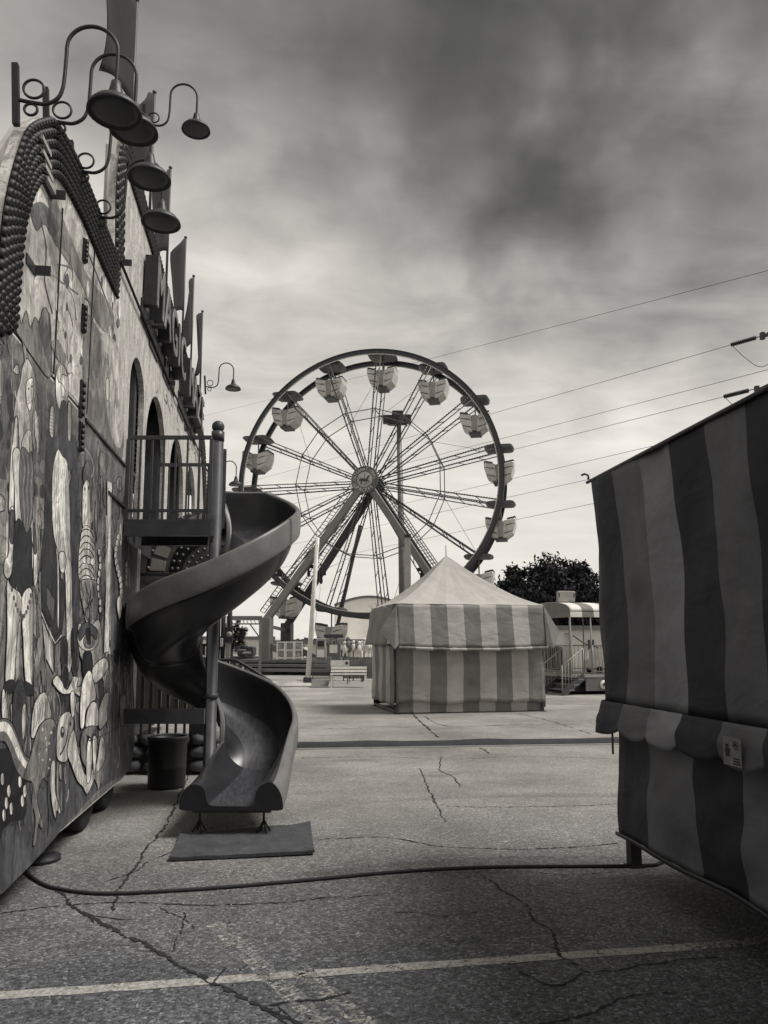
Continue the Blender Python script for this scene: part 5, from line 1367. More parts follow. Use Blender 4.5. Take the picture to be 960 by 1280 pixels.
def gondola_proto():
    root = thing('wheel_gondola', 'gondola at the very top of the wheel', 'gondola', (0, 0, 0), 'gondolas hanging from the ferris wheel')
    E = lambda x, d, z: LT * x + AX * d + UP * z
    gs = paint('gondola_shell', .50, .4, .2, 4, fine=.1); gp = paint('gondola_seat_pad', .05, .6, .2, 4); gf = paint('gondola_foot', .08, .5, .2, 4); gc = paint('gondola_canopy', .085, .45, .2, 4)
    # canopy: flat lozenge with rounded ends
    mb = MB(); prof = [(-.92, .0), (-.86, .11), (-.70, .16), (.70, .16), (.86, .11), (.92, .0), (.84, -.10), (.66, -.13), (-.66, -.13), (-.84, -.10)]
    I = 8
    rings = []
    for i in range(I + 1):
        d = -.78 + 1.56 * i / I; k = .78 + .22 * math.sin(PI * i / I); rings.append([E(x * (.92 + .08 * math.sin(PI * i / I)), d, z * k + .02) for x, z in prof])
    n = len(prof); mb.v += [p for r in rings for p in r]
    for i in range(I):
        for j in range(n): mb.face((i * n + j, (i + 1) * n + j, (i + 1) * n + (j + 1) % n, i * n + (j + 1) % n), 0, False)
    mb.face(list(range(n))); mb.face([I * n + j for j in range(n - 1, -1, -1)])
    mb.build('canopy', gc, root)
    mb = MB(); mb.tube([E(0, 0, -.1), E(0, 0, -2.2)], .045, 8); mb.tube([E(0, -.86, 0), E(0, .86, 0)], .06, 8); mb.build('centre_pole', M['pale_steel'], root)
    # two bucket shells facing each other, with ribs and a foot well
    for s in (-1, 1):
        mb = MB(); out = [(.22, -1.06), (.86, -.93), (.93, -.98), (.91, -1.30), (.74, -1.86), (.38, -2.12), (.14, -2.14), (.14, -1.55), (.18, -1.22)]
        inn = out
        ds = [-.66, -.60, -.3, .3, .60, .66]; ks = [.90, 1, 1.03, 1.03, 1, .90]; rg = []
        cx, cz = .5, -1.5
        for d, k in zip(ds, ks): rg.append([E(s * (cx + (x - cx) * k), d, cz + (z - cz) * k) for x, z in out])
        m = len(out); mb.v += [p for r in rg for p in r]
        for i in range(len(ds) - 1):
            for j in range(m):
                q = (i * m + j, (i + 1) * m + j, (i + 1) * m + (j + 1) % m, i * m + (j + 1) % m); mb.face(q if s > 0 else q[::-1], 0, False)
        a = list(range(m)); b = [(len(ds) - 1) * m + j for j in range(m - 1, -1, -1)]; mb.face(a if s > 0 else a[::-1]); mb.face(b if s > 0 else b[::-1])
        sh = mb.build('seat_shell', gs, root)
        mb = MB(); mb.obox(E(s * .66, 0, -.93), LT * s + UP * .22, AX, UP - LT * s * .22, .27, .56, .085, None, .03); mb.build('seat_pad', gp, root)
        mb = MB(); mb.bar(E(s * .30, -.672, -1.36), E(s * .905, -.64, -1.24), .03, .05); mb.build('trim_strip', gp, sh)
        mb = MB(); mb.bar(E(s * .22, -.675, -1.86), E(s * .74, -.65, -1.72), .03, .05); mb.build('trim_strip', gp, sh)
    mb = MB(); mb.obox(E(0, -.0, -1.58), LT, AX, UP, .17, .69, .50, None, .03); mb.build('door', M['pale_steel'], root)
    mb = MB(); mb.obox(E(0, 0, -2.18), LT, AX, UP, .36, .5, .085, None, .02); mb.build('foot_well', gf, root)
    return root
proto = gondola_proto()
clock = ['at the very top of the wheel', 'one place right of the top of the wheel', 'two places right of the top of the wheel', 'at the upper right of the wheel, level just above the hub', 'on the right of the wheel, hanging just below hub level',
         'low on the right of the wheel, behind the marquee peak', 'near the bottom of the wheel, right of the lowest one', 'lowest on the wheel, behind the marquee', 'just left of the lowest one, by the white flagpole', 'low on the left of the wheel, framed by the grey support legs',
         'on the left of the wheel, hidden behind the slide bend', 'on the left of the wheel at hub level, above the slide rim', 'on the left of the wheel, two below the upper left one', 'at the upper left of the wheel', 'one place left of the top of the wheel']
for k, a in enumerate(ANG):
    g = proto if k == 0 else copy_tree(proto)
    p = wp(RW - .1, a); g.location = p; g.scale = (.9, .9, .9); g['label'] = 'pale two-seat gondola ' + clock[k]
# ------------------------------------------------------------------ poles, bench and clutter around the wheel
UPV = Vector((0, 0, 1))
def flood_pole():
    D = 56.0; t = dep(498.5, 532, D); b = Vector((dep(505, 700, D).x, dep(505, 700, D).y, 0))
    root = thing('floodlight_pole', 'tall steel floodlight pole standing behind the ferris wheel', 'light pole', tuple(b))
    mb = MB(); mb.tube([b, b.lerp(t, .45), t], [.34, .25, .17], 14); mb.build('pole', M['mid'], root)
    for px, py, w, h in ((485, 524.5, .38, .30), (497, 521, .42, .42), (508, 524, .36, .30), (494, 528, .5, .2)):
        mb = MB(); c = dep(px, py, D - .3); mb.obox(c, RGT, FWD, UPV, w, .3, h, None, .05); mb.obox(c - FWD * .32, RGT, FWD, UPV, w * .85, .02, h * .8); mb.build('floodlight', M['black'], root)
    mb = MB(); mb.bar(dep(484, 530, D), dep(509, 530, D), .16); mb.build('cross_arm', M['dark'], root)
flood_pole()
def near_post():
    D = 38; t, b = dep(509.5, 672, D), on_z(511, 845)
    b = Vector((t.x, t.y, 0)); root = thing('sign_post', 'slim pale post with a dark cap, left of the marquee peak', 'post', tuple(b))
    mb = MB(); mb.obox((b + t) / 2, RGT, FWD, UPV, .15, .15, t.z / 2); mb.build('shaft', M['pale_steel'], root)
    mb = MB(); mb.obox(t + UPV * .06, RGT, FWD, UPV, .17, .17, .08); mb.build('cap', M['black'], root)
near_post()
def flagpole():
    D = 28.5; b = on_z(384.5, 857); t = dep(397, 672, D + .2)
    root = thing('white_flagpole', 'leaning white pole in a weighted foot, before the ferris wheel', 'pole', tuple(b))
    mb = MB(); mb.tube([b + UPV * .1, t], [.10, .075], 12); mb.build('pole', M['white'], root)
    mb = MB(); mb.obox(b + UPV * .16, RGT, FWD, UPV, .16, .16, .16, None, .02); mb.obox(b + UPV * .04 + RGT * .1, RGT, FWD, UPV, .45, .3, .035); mb.build('foot', M['dark'], root)
    mb = MB()
    mb.tube([t - UPV * .1, t - UPV * 2 + RGT * .12, b + UPV * 1.2 + RGT * .1], .006, 4); mb.build('halyard', M['dark'], root)
flagpole()
def bench():
    D = 28.9; c = lambda px, z: cam_pt((px - 480) / F * D, D, z)
    root = thing('white_bench', 'white slatted bench standing in front of the ferris wheel deck', 'bench', tuple(c(436, 0)))
    mb = MB(); zs = 1.6 - (842 - 805) / F * D
    for i in range(4): mb.bar(c(414, zs) + FWD * (i * .12 - .2), c(458.5, zs) + FWD * (i * .12 - .2), .10, .035)
    mb.build('seat', M['white'], root)
    mb = MB(); zb = zs + .17
    for i in range(2): mb.bar(c(414, zb + i * .0) + FWD * (.24 + .03 * i) + UPV * (i * .12 - .06), c(458.5, zb) + FWD * (.24 + .03 * i) + UPV * (i * .12 - .06), .03, .09)
    mb.build('backrest', M['white'], root)
    for px in (415.5, 457):
        for d in (-.2, .2): mb = MB(); mb.bar(c(px, 0) + FWD * d, c(px, zs) + FWD * d, .055, up=(0, 1, 0)); mb.build('leg', M['white'], root)
        mb = MB(); mb.bar(c(px, zs - .1) - FWD * .2, c(px, zs - .1) + FWD * .2, .04); mb.build('stretcher', M['white'], root)
bench()
def clutter():
    # notice board on the deck rail
    D = 31.0; c = cam_pt((425.5 - 480) / F * D, D, 1.6 - (828.5 - 805) / F * D)
    root = thing('notice_sign', 'long white sign with a dark pictogram at one end, above the bench', 'sign', tuple(Vector((c.x, c.y, 0))))
    mb = MB(); mb.obox(c, RGT, FWD, UPV, .375, .015, .115); mb.build('panel', M['white'], root)
    mb = MB()
    q = c + RGT * .275 - FWD * .02
    for a, b in (((-.05, .06), (.05, -.06)), ((.05, .06), (-.05, -.06)), ((0, .08), (0, .02)), ((-.07, .0), (.07, .0))): mb.bar(q + RGT * a[0] + UPV * a[1], q + RGT * b[0] + UPV * b[1], .008, .028)
    mb.build('pictogram', M['black'], root)
    mb = MB()
    for x in (-.3, .3): mb.bar(c + RGT * x + FWD * .03, Vector((c.x, c.y, 0)) + RGT * x + FWD * .03, .04, up=(0, 1, 0))
    mb.build('post', M['mid'], root)
    # trampled tarpaulin heap under the flagpole side
    D = 30; a = cam_pt((358 - 480) / F * D, D)
    mb = MB(); P = []
    for i in range(16):
        P.append([a + RGT * (-1.3 + 2.6 * i / 15) + FWD * (-.5 + 1.0 * j / 6) + UPV * (.02 + .28 * math.sin(PI * j / 6) * (.4 + .6 * abs(math.sin(i * .55))) * math.sin(PI * i / 15)) for j in range(7)])
    mb.grid(P, smooth=True); tag(mb.build('folded_tarpaulin', M['backing']), 'crumpled pale tarpaulin lying left of the white flagpole foot', 'tarpaulin')
    # ramp plate right of flagpole foot
    D = 28.6; mb = MB(); L = lambda px, z, d=0: cam_pt((px - 480) / F * (D + d), D + d, z)
    mb.prism([L(390, .02), L(411, .02), L(413, .28, .8), L(391, .28, .8)], (0, 0, -.02)); r = mb.build('access_ramp', M['mid'])
    tag(r, 'grey sloping access plate between flagpole foot and bench', 'ramp')
    # game counter with hanging prizes behind the bench
    D = 34.0; L = lambda px, z, d=0: cam_pt((px - 480) / F * D, D + d, z)
    zz = lambda py: 1.6 - (py - 805) / F * D
    root = thing('prize_stall', 'open prize stall hung with pale toys, behind the white bench', 'stall', tuple(L(445, 0)))
    mb = MB(); mb.bar(L(430, zz(801)), L(478, zz(801)), .06); mb.bar(L(430, zz(822)), L(478, zz(822)), .06)
    for px in (430, 442, 455, 468, 477): mb.bar(L(px, 0), L(px, zz(800)), .05, up=(0, 1, 0))
    mb.build('frame', M['mid'], root)
    mb = MB()
    for i in range(10): mb.bar(L(430.5 + i * 4.8, zz(835), -.05), L(434.5 + i * 4.8, zz(835), -.05), .02, .85)
    mb.build('counter_panel', M['mid'], root)
    rnd = random.Random(2)
    for i in range(13):
        mb = MB(); p = L(432 + i * 3.5, zz(806 + rnd.uniform(-1, 5)), -.1); s = rnd.uniform(.10, .17)
        mb.ball(p, s * .8, s * .8, s * 1.3, 8, 6); mb.ball(p + UPV * s * 1.5, s * .6, n=8, k=6)
        for k in (-1, 1): mb.ball(p + RGT * k * s * .9 + UPV * s * .3, s * .3, s * .3, s * .7, 6, 5); mb.ball(p + RGT * k * s * .5 - UPV * s * 1.5, s * .3, s * .3, s * .6, 6, 5)
        mb.build('hanging_toy', M['white'] if rnd.random() < .55 else M['mid'], root)
    # ticket kiosk
    root = thing('ticket_kiosk', 'small kiosk with a pale window, left of the prize stall', 'kiosk', tuple(L(416, 0)))
    mb = MB(); mb.obox(L(417, zz(822), .5), RGT, FWD, UPV, .30, .3, .62); mb.obox(L(417, zz(804), .5), RGT, FWD, UPV, .05, .05, .1); mb.build('body', M['mid'], root)
    mb = MB(); mb.obox(L(417, zz(795), .5), RGT, FWD, UPV, .42, .42, .08, None, .02); mb.build('roof', M['dark'], root)
    mb = MB(); mb.obox(L(417, zz(811), .18), RGT, FWD, UPV, .17, .02, .18); mb.build('window', M['white'], root)
    for px in (413.5, 420.5): mb = MB(); mb.bar(L(px, zz(808), .2), L(px, zz(796), .2), .05, up=(0, 1, 0)); mb.build('corner_post', M['mid'], root)
    # crowd barrier sections in front of the deck
    D = 32.0
    def barrier(px0, px1, lab):
        L2 = lambda px, z: cam_pt((px - 480) / F * D, D, z)
        r = thing('crowd_barrier', lab, 'barrier', tuple(L2((px0 + px1) / 2, 0)), 'crowd barriers before the ferris wheel')
        mb = MB(); mb.tube([L2(px0, .05), L2(px0, 1.05), L2(px1, 1.05), L2(px1, .05)], .025, 6); mb.tube([L2(px0, .2), L2(px1, .2)], .02, 6); mb.build('frame', M['mid'], r)
        mb = MB(); k = 14
        for i in range(1, k): x = px0 + (px1 - px0) * i / k; mb.tube([L2(x, .2), L2(x, 1.05)], .012, 4)
        mb.build('bars', M['mid'], r)
    barrier(392, 414, 'steel crowd barrier right of the flagpole, before the deck'); barrier(437, 452, 'steel crowd barrier directly behind the bench'); barrier(453.5, 474, 'steel crowd barrier beside the marquee flap')
    # goal-shaped truss to the left, flatbed truck behind
    D = 40.0; L3 = lambda px, z, d=0: cam_pt((px - 480) / F * D, D + d, z)
    z1 = 1.6 - (773 - 805) / F * D; r = thing('truss_gantry', 'grey overhead truss gantry left of the wheel support', 'gantry', tuple(L3(305, 0)))
    mb = MB(); mb.bar(L3(284, z1), L3(328, z1), .12, .22); mb.bar(L3(284, z1 - .3), L3(328, z1 - .3), .07)
    for i in range(10): mb.bar(L3(285 + i * 4.7, z1), L3(287.3 + i * 4.7, z1 - .3), .03)
    mb.build('beam', M['mid'], r)
    for px in (285.5, 326.5): mb = MB(); mb.bar(L3(px, 0), L3(px, z1), .14, up=(0, 1, 0)); mb.build('post', M['mid'], r)
    mb = MB(); mb.bar(L3(313, z1 - .3), L3(325.5, z1 - 1.0), .06); mb.build('brace', M['mid'], r)
    D = 48; L4 = lambda px, z, d=0: cam_pt((px - 480) / F * D, D + d, z); zz4 = lambda py: 1.6 - (py - 805) / F * D
    r = thing('flatbed_truck', 'dark flatbed utility truck parked left of the wheel support', 'truck', tuple(L4(306, 0)))
    def sl4(x0, x1, z0, z1, d0, d1, nm, m): mb = MB(); mb.obox((L4(x0, z0) + L4(x1, z1)) / 2 + FWD * (d0 + d1) / 2, RGT, FWD, UPV, (x1 - x0) / F * D / 2, (d1 - d0) / 2, (z1 - z0) / 2, None, .06); return mb.build(nm, m, r)
    sl4(292, 322, zz4(825), zz4(820), -.9, .9, 'bed', M['black']); sl4(301, 311, zz4(819.5), zz4(812), -.8, .8, 'cab', M['dark']); sl4(303, 309, zz4(811.5), zz4(806), -.7, .7, 'cab_roof', M['black']); sl4(311.5, 320, zz4(819.5), zz4(808), -.6, .6, 'equipment', M['dark'])
    sl4(307.5, 319, zz4(817.5), zz4(814), -.95, -.85, 'grille', M['pale_steel'])
    for px in (296, 318):
        for d in (-.8, .8): mb = MB(); mb.lathe(L4(px, .38, d), [(.0, -.12), (.3, -.12), (.38, -.08), (.38, .08), (.3, .12), (0, .12)], 18, FWD); mb.build('wheel', M['rubber'], r)
clutter()
def wheel_surroundings():
    # pale support trailer beyond the loading deck
    D = 52.0; L = lambda px, py, d=0: dep(px, py, D + d)
    def blk(mb, x0, x1, y0, y1, d, m=None): c = L((x0 + x1) / 2, (y0 + y1) / 2, d); mb.obox(c, RGT, FWD, UPV, (x1 - x0) / F * D / 2, 1.1, (y1 - y0) / F * D / 2, m, .05)
    root = thing('support_trailer', 'pale ribbed support trailer parked behind the wheel deck, left of the flagpole', 'trailer', tuple(Vector((L(366, 805).x, L(366, 805).y, 0))))
    mb = MB(); blk(mb, 345, 383, 808, 829, 0); mb.build('body', M['white'], root)
    for x in (351, 360, 369, 378): mb = MB(); c = L(x, 816, -1.12); mb.obox(c, RGT, FWD, UPV, .16, .02, .22); mb.build('window', M['dark'], root)
    mb = MB(); blk(mb, 344, 384, 806, 808, 0); mb.build('roof', M['mid'], root)
    for x in (352, 376): mb = MB(); c = L(x, 830, -.9); c.z = .36; mb.lathe(c, [(0, -.12), (.3, -.12), (.36, -.07), (.36, .07), (.3, .12), (0, .12)], 16, FWD); mb.build('wheel', M['rubber'], root)
    # control cabinet and gate panels on the deck
    D2 = 41.5; K = lambda px, z, d=0: cam_pt((px - 480) / F * D2, D2 + d, z)
    root = thing('control_cabinet', 'pale ride control cabinet with a dark screen on the wheel deck', 'cabinet', tuple(K(402, .78)))
    mb = MB(); mb.obox(K(402, 1.35), RGT, FWD, UPV, .26, .22, .56, None, .03); mb.build('body', M['pale_steel'], root)
    mb = MB(); mb.obox(K(402, 1.62, -.23), RGT, FWD, UPV, .17, .015, .15); mb.build('screen', M['black'], root)
    mb = MB(); mb.obox(K(402, 1.1, -.23), RGT, FWD, UPV, .2, .012, .2); mb.build('door', M['white'], root)
    for i, (px, lab) in enumerate(((352, 'white panelled gate on the wheel deck, nearest the grey support leg'), (363, 'white panelled gate on the wheel deck, second from the support leg'), (374, 'white panelled gate on the wheel deck, beside the flagpole'))):
        r = thing('deck_gate', lab, 'gate', tuple(K(px, .78)), 'white gates along the wheel deck')
        mb = MB()
        for z in (.86, 1.28, 1.7): mb.bar(K(px - 4.6, z), K(px + 4.6, z), .05)
        for x in (-4.6, 4.6): mb.bar(K(px + x, .78), K(px + x, 1.74), .05, up=(0, 1, 0))
        mb.build('frame', M['white'], r)
        mb = MB()
        for k in range(7): x = px - 4 + k * 1.33; mb.bar(K(x, .86), K(x, 1.7), .03, up=(0, 1, 0))
        mb.build('bars', M['pale_steel'], r)
wheel_surroundings()

# ------------------------------------------------------------------ little train ride with a barrel awning, right
def kiddie_ride():
    D = 24.6; A = lambda px: (px - 480) / F * D; Z = lambda py: 1.6 - (py - 805) / F * D
    V = lambda px, py, d=0: cam_pt(A(px), D + d, Z(py))
    root = thing('kiddie_ride', 'small fairground ride with barrel striped awning and railed deck, right of the marquee', 'ride', tuple(cam_pt(A(730), D)))
    DEP = 3.2; x0, x1 = 682, 792
    wl, wd = canvas('ride_awning_pale', .6, .08), canvas('ride_awning_grey', .16, .12)
    # barrel awning: half-ellipse end, stripes along x
    mb = MB(); n = 44; P = []
    zb, zt = Z(765), Z(750.5)
    for i in range(n + 1):
        x = A(682) + 1.25 * 0 + (A(800) - A(682)) * i / n; row = []
        for j in range(17):
            t = PI * j / 16; row.append(cam_pt(x, D + DEP / 2 - math.cos(t) * DEP / 2, zb + (zt - zb) * math.sin(t) ** .7))
        P.append(row)
    # ride is turned a little so that its end face shows
    TW = R(15); piv = cam_pt(A(712), D, 0)
    Rt = Matrix.Rotation(TW, 3, 'Z')
    def tw(p): q = Rt @ (Vector(p) - piv) + piv; return q
    P = []
    W0, W1 = 0.0, 4.6
    B = lambda u, v, z: tw(piv + RGT * u + FWD * v + UPV * z)
    for i in range(n + 1):
        u = W0 + (W1 - W0) * i / n
        P.append([B(u, DEP * .5 * (1 - math.cos(PI * j / 16)), zb + (zt - zb) * math.sin(PI * j / 16) ** .75) for j in range(17)])
    mb.grid(P, thick=.01, mcol=lambda i, j: (i // 4) % 2); mb.build('awning', [wl, wd], root)
    mb = MB(); mb.prism([B(0.01, DEP * .5 * (1 - math.cos(PI * j / 16)), zb + (zt - zb) * math.sin(PI * j / 16) ** .75) for j in range(17)], RGT * .01); mb.build('awning_end', wd, root)
    mb = MB()
    for i in range(n):
        a, b = W0 + (W1 - W0) * i / n, W0 + (W1 - W0) * (i + 1) / n; mb.cm = (i // 4) % 2
        mb.poly([B(a, -.01, zb), B(b, -.01, zb), B(b, -.02, zb - .17), B(a, -.02, zb - .17)])
    for j in range(12):
        a, b = DEP * j / 12, DEP * (j + 1) / 12; mb.cm = 1; mb.poly([B(-.01, b, zb), B(-.01, a, zb), B(-.02, a, zb - .17), B(-.02, b, zb - .17)])
    mb.build('valance', [wl, wd], root)
    # deck
    zd = Z(843)
    mb = MB(); mb.cm = 0
    mb.hexa([B(0, 0, zd - .08), B(W1, 0, zd - .08), B(W1, DEP, zd - .08), B(0, DEP, zd - .08)], [B(0, 0, zd), B(W1, 0, zd), B(W1, DEP, zd), B(0, DEP, zd)]); mb.build('deck', M['pale_steel'], root)
    mb = MB(); mb.hexa([B(.5, .02, .12), B(W1, .02, .12), B(W1, .08, .12), B(.5, .08, .12)], [B(.5, .02, zd - .085), B(W1, .02, zd - .085), B(W1, .08, zd - .085), B(.5, .08, zd - .085)])
    mb.build('skirt_panel', M['mid'], root)
    mb = MB(); mb.hexa([B(.1, .3, .08), B(W1, .3, .08), B(W1, DEP, .08), B(.1, DEP, .08)], [B(.1, .3, zd - .09), B(W1, .3, zd - .09), B(W1, DEP, zd - .09), B(.1, DEP, zd - .09)]); mb.build('undercarriage', M['black'], root)
    mb = MB(); c = dep(742, 853, D - .25); pl = B(1, 0, 0) - B(0, 0, 0); nn = B(0, -1, 0) - B(0, 0, 0)
    uc = 1.12; c = B(uc, -.01, .31); mb.lathe(c, [(0, .012), (.135, .012), (.14, .0), (.14, -.02)], 28, nn); em = mb.build('round_emblem', M['white'], root)
    mb = MB(); st = []
    for k in range(10): r = .085 if k % 2 == 0 else .036; t = PI / 2 + PI * k / 5; st.append(c + pl * (r * math.cos(t)) + UPV * (r * math.sin(t)) + nn * .016)
    mb.poly(st); mb.build('star', M['black'], em)
    # posts and railings
    for u, v in ((.02, .06), (.02, DEP - .1), (.75, .06), (.72, 1.4), (1.55, .06), (2.9, .06), (4.4, .06), (4.4, DEP - .1), (2.2, DEP - .1), (.45, DEP - .1)):
        mb = MB(); mb.tube([B(u, v, zd), B(u, v, zb)], .028, 8); mb.build('post', M['pale_steel'], root)
    def rail(p, q, h, k, nm='railing'):
        mb = MB(); mb.tube([p + UPV * h, q + UPV * h], .024, 6); mb.tube([p + UPV * .1, q + UPV * .1], .018, 6)
        for i in range(k + 1): c = p.lerp(q, i / k); mb.tube([c, c + UPV * h], .011 if 0 < i < k else .024, 5)
        mb.build(nm, M['pale_steel'], root)
    rail(B(.78, .04, zd), B(W1, .04, zd), .92, 34); rail(B(.0, .1, zd), B(.0, DEP, zd), .92, 20); rail(B(.02, DEP - .05, zd), B(W1, DEP - .05, zd), .92, 30)
    # stairs down to the left
    s0 = B(.05, -.1, 0)
    SL = B(-1.0, -.25, 0) - B(0, 0, 0); SL = SL.normalized(); ac = Vector((-SL.y, SL.x, 0))
    if ac.dot(FWD) < 0: ac = -ac
    mb = MB(); top = B(.42, .0, 0)
    for i in range(4): c = top + SL * (.14 + .20 * i) + ac * .45 + UPV * (zd - .16 * (i + 1) + .02); mb.obox(c, SL, ac, UPV, .11, .48, .022)
    mb.build('stair_treads', M['mid'], root)
    for k in (0, .95):
        mb = MB(); a, b = top + ac * k + UPV * (zd - .06), top + ac * k + SL * .90 + UPV * .06; mb.bar(a, b, .05, .20); mb.build('stringer', M['dark'], root)
        mb = MB(); mb.tube([a + UPV * .9, b + UPV * .85], .024, 6)
        for i in range(8): c = a.lerp(b, i / 7); mb.tube([c, c + UPV * .88], .011 if 0 < i < 7 else .022, 5)
        mb.build('stair_rail', M['pale_steel'], root)
    # blank sign box on top
    mb = MB(); c = B(.35, .9, zt + .17); mb.obox(c, pl, nn, UPV + pl * .06, .31, .07, .18, None, .012); mb.build('sign_box', M['pale_steel'], root)
    mb = MB(); 
    for x in (-.28, .27): mb.bar(c + pl * x - nn * .0 - UPV * .22, c + pl * x + nn * .09 + UPV * .1, .03)
    mb.build('sign_bracket', M['dark'], root)
    # a little car on the deck
    mb = MB(); c = B(1.9, 1.3, zd); 
    mb.obox(c + UPV * .30, pl, nn, UPV, .55, .34, .20, None, .09); mb.obox(c + UPV * .58 - pl * .28, pl, nn, UPV, .10, .32, .26, None, .05); mb.obox(c + UPV * .45 + pl * .42, pl, nn, UPV, .14, .26, .18, None, .08); mb.build('ride_car', M['white'], root)
    mb = MB(); 
    for x in (-.35, .35):
        for y in (-.33, .33): mb.lathe(c + pl * x + nn * y + UPV * .12, [(0, -.05), (.10, -.05), (.12, 0), (.10, .05), (0, .05)], 14, nn)
    mb.build('car_wheel', M['rubber'], root)
    mb = MB(); c = B(.9, 1.9, zd); mb.lathe(c, [(.0, 0), (.16, 0), (.16, 1.25), (.1, 1.35), (.0, 1.36)], 16); mb.build('centre_column', M['white'], root)
    mb = MB(); pts = [B(.1, .05, zb - .75), B(.5, .05, zb - 1.0), B(1.0, .05, zb - 1.15)]; mb.tube(smooth_open(pts, 6), .018, 6); mb.build('chain', M['black'], root)
kiddie_ride()

# ------------------------------------------------------------------ buildings and trees beyond
def buildings():
    def hall(name, label, D, px0, px1, pyt, depth, wall_m, curved=0.0, doors=(), thick_roof=.3):
        a, b = cam_pt((px0 - 480) / F * D, D), cam_pt((px1 - 480) / F * D, D); zt = 1.6 + (805 - pyt) / F * D
        root = thing(name, label, 'building', tuple((a + b) / 2))
        mb = MB(); n = 24
        for i in range(n):
            p, q = a.lerp(b, i / n), a.lerp(b, (i + 1) / n); za, zb_ = (zt + curved * math.sin(PI * k / n) for k in (i, i + 1))
            mb.hexa([p, q, q + UPV * zb_, p + UPV * za], [p + FWD * depth, q + FWD * depth, q + FWD * depth + UPV * zb_, p + FWD * depth + UPV * za])
        for i in range(int((b - a).length / 3)):
            p = a + (b - a).normalized() * (i + .5) * 3 - FWD * .02; mb.obox(p + UPV * zt / 2, RGT, FWD, UPV, .04, .04, zt / 2 - .05)
        w = mb.build('wall', wall_m, root)
        mb = MB(); pts = [a.lerp(b, i / n) - FWD * .12 + UPV * (zt + curved * math.sin(PI * i / n) + .05) for i in range(n + 1)]
        for p, q in zip(pts, pts[1:]): mb.bar(p, q, .3, thick_roof)
        mb.build('roof_edge', M['mid'], root)
        for (x0, x1, y0, y1, nm) in doors:
            mb = MB(); p = cam_pt((x0 + x1 - 960) / 2 / F * D, D - .05, 1.6 + (805 - (y0 + y1) / 2) / F * D); mb.obox(p, RGT, FWD, UPV, (x1 - x0) / F * D / 2, .05, (y1 - y0) / F * D / 2); mb.build(nm, M['dark'], root)
        return root
    wall = paint('warehouse_cladding', .78, .6, .1, .5, fine=.05); wall2 = paint('shed_cladding', .55, .6, .12, .5, fine=.05); wall3 = paint('pale_render', .55, .7, .12, .6)
    hall('warehouse', 'big pale warehouse with a shallow curved roof behind the wheel, left of the marquee', 82, 418, 505, 757.5, 30, wall, .9, [(470, 480, 800, 822, 'roller_door')], .25)
    hall('long_shed', 'long low grey shed in the distance behind the wheel legs', 68, 340, 452, 803.5, 14, wall2, 0, [(352, 358, 812, 824, 'window'), (372, 378, 812, 824, 'window'), (425, 436, 812, 827, 'door')], .35)
    hall('white_house', 'low pale building under the dark tree, behind the kiddie ride', 46, 660, 790, 786, 10, wall3, 0, [(684, 697, 808, 832, 'window'), (733, 740, 800, 812, 'window')], .25)
    hall('distant_shop', 'tiny pale building far left, beyond the parked truck', 120, 255, 345, 798, 20, wall2, 0, [(270, 280, 803, 812, 'window'), (295, 301, 803, 815, 'door')], .5)
    # dark goods container between marquee and ride
    D = 30; a = lambda px: (px - 480) / F * D
    root = thing('dark_container', 'dark box container behind the ride stairs', 'container', tuple(cam_pt(a(690), D)))
    z0, z1 = .35, 1.6 - (809 - 805) / F * D
    mb = MB(); mb.obox(cam_pt(a(690), D + 1, (z0 + z1) / 2), RGT, FWD, UPV, .62, 1.0, (z1 - z0) / 2)
    for i in range(10): mb.obox(cam_pt(a(690) - .56 + i * .125, D - .01, (z0 + z1) / 2), RGT, FWD, UPV, .03, .02, (z1 - z0) / 2 - .06)
    mb.build('body', M['dark'], root)
    mb = MB(); mb.obox(cam_pt(a(690), D + 1, .27), RGT, FWD, UPV, .60, .95, .07)
    for x in (-.5, .5): mb.obox(cam_pt(a(690) + x, D + .2, .1), RGT, FWD, UPV, .06, .06, .1)
    mb.build('skid', M['pale_steel'], root)
buildings()

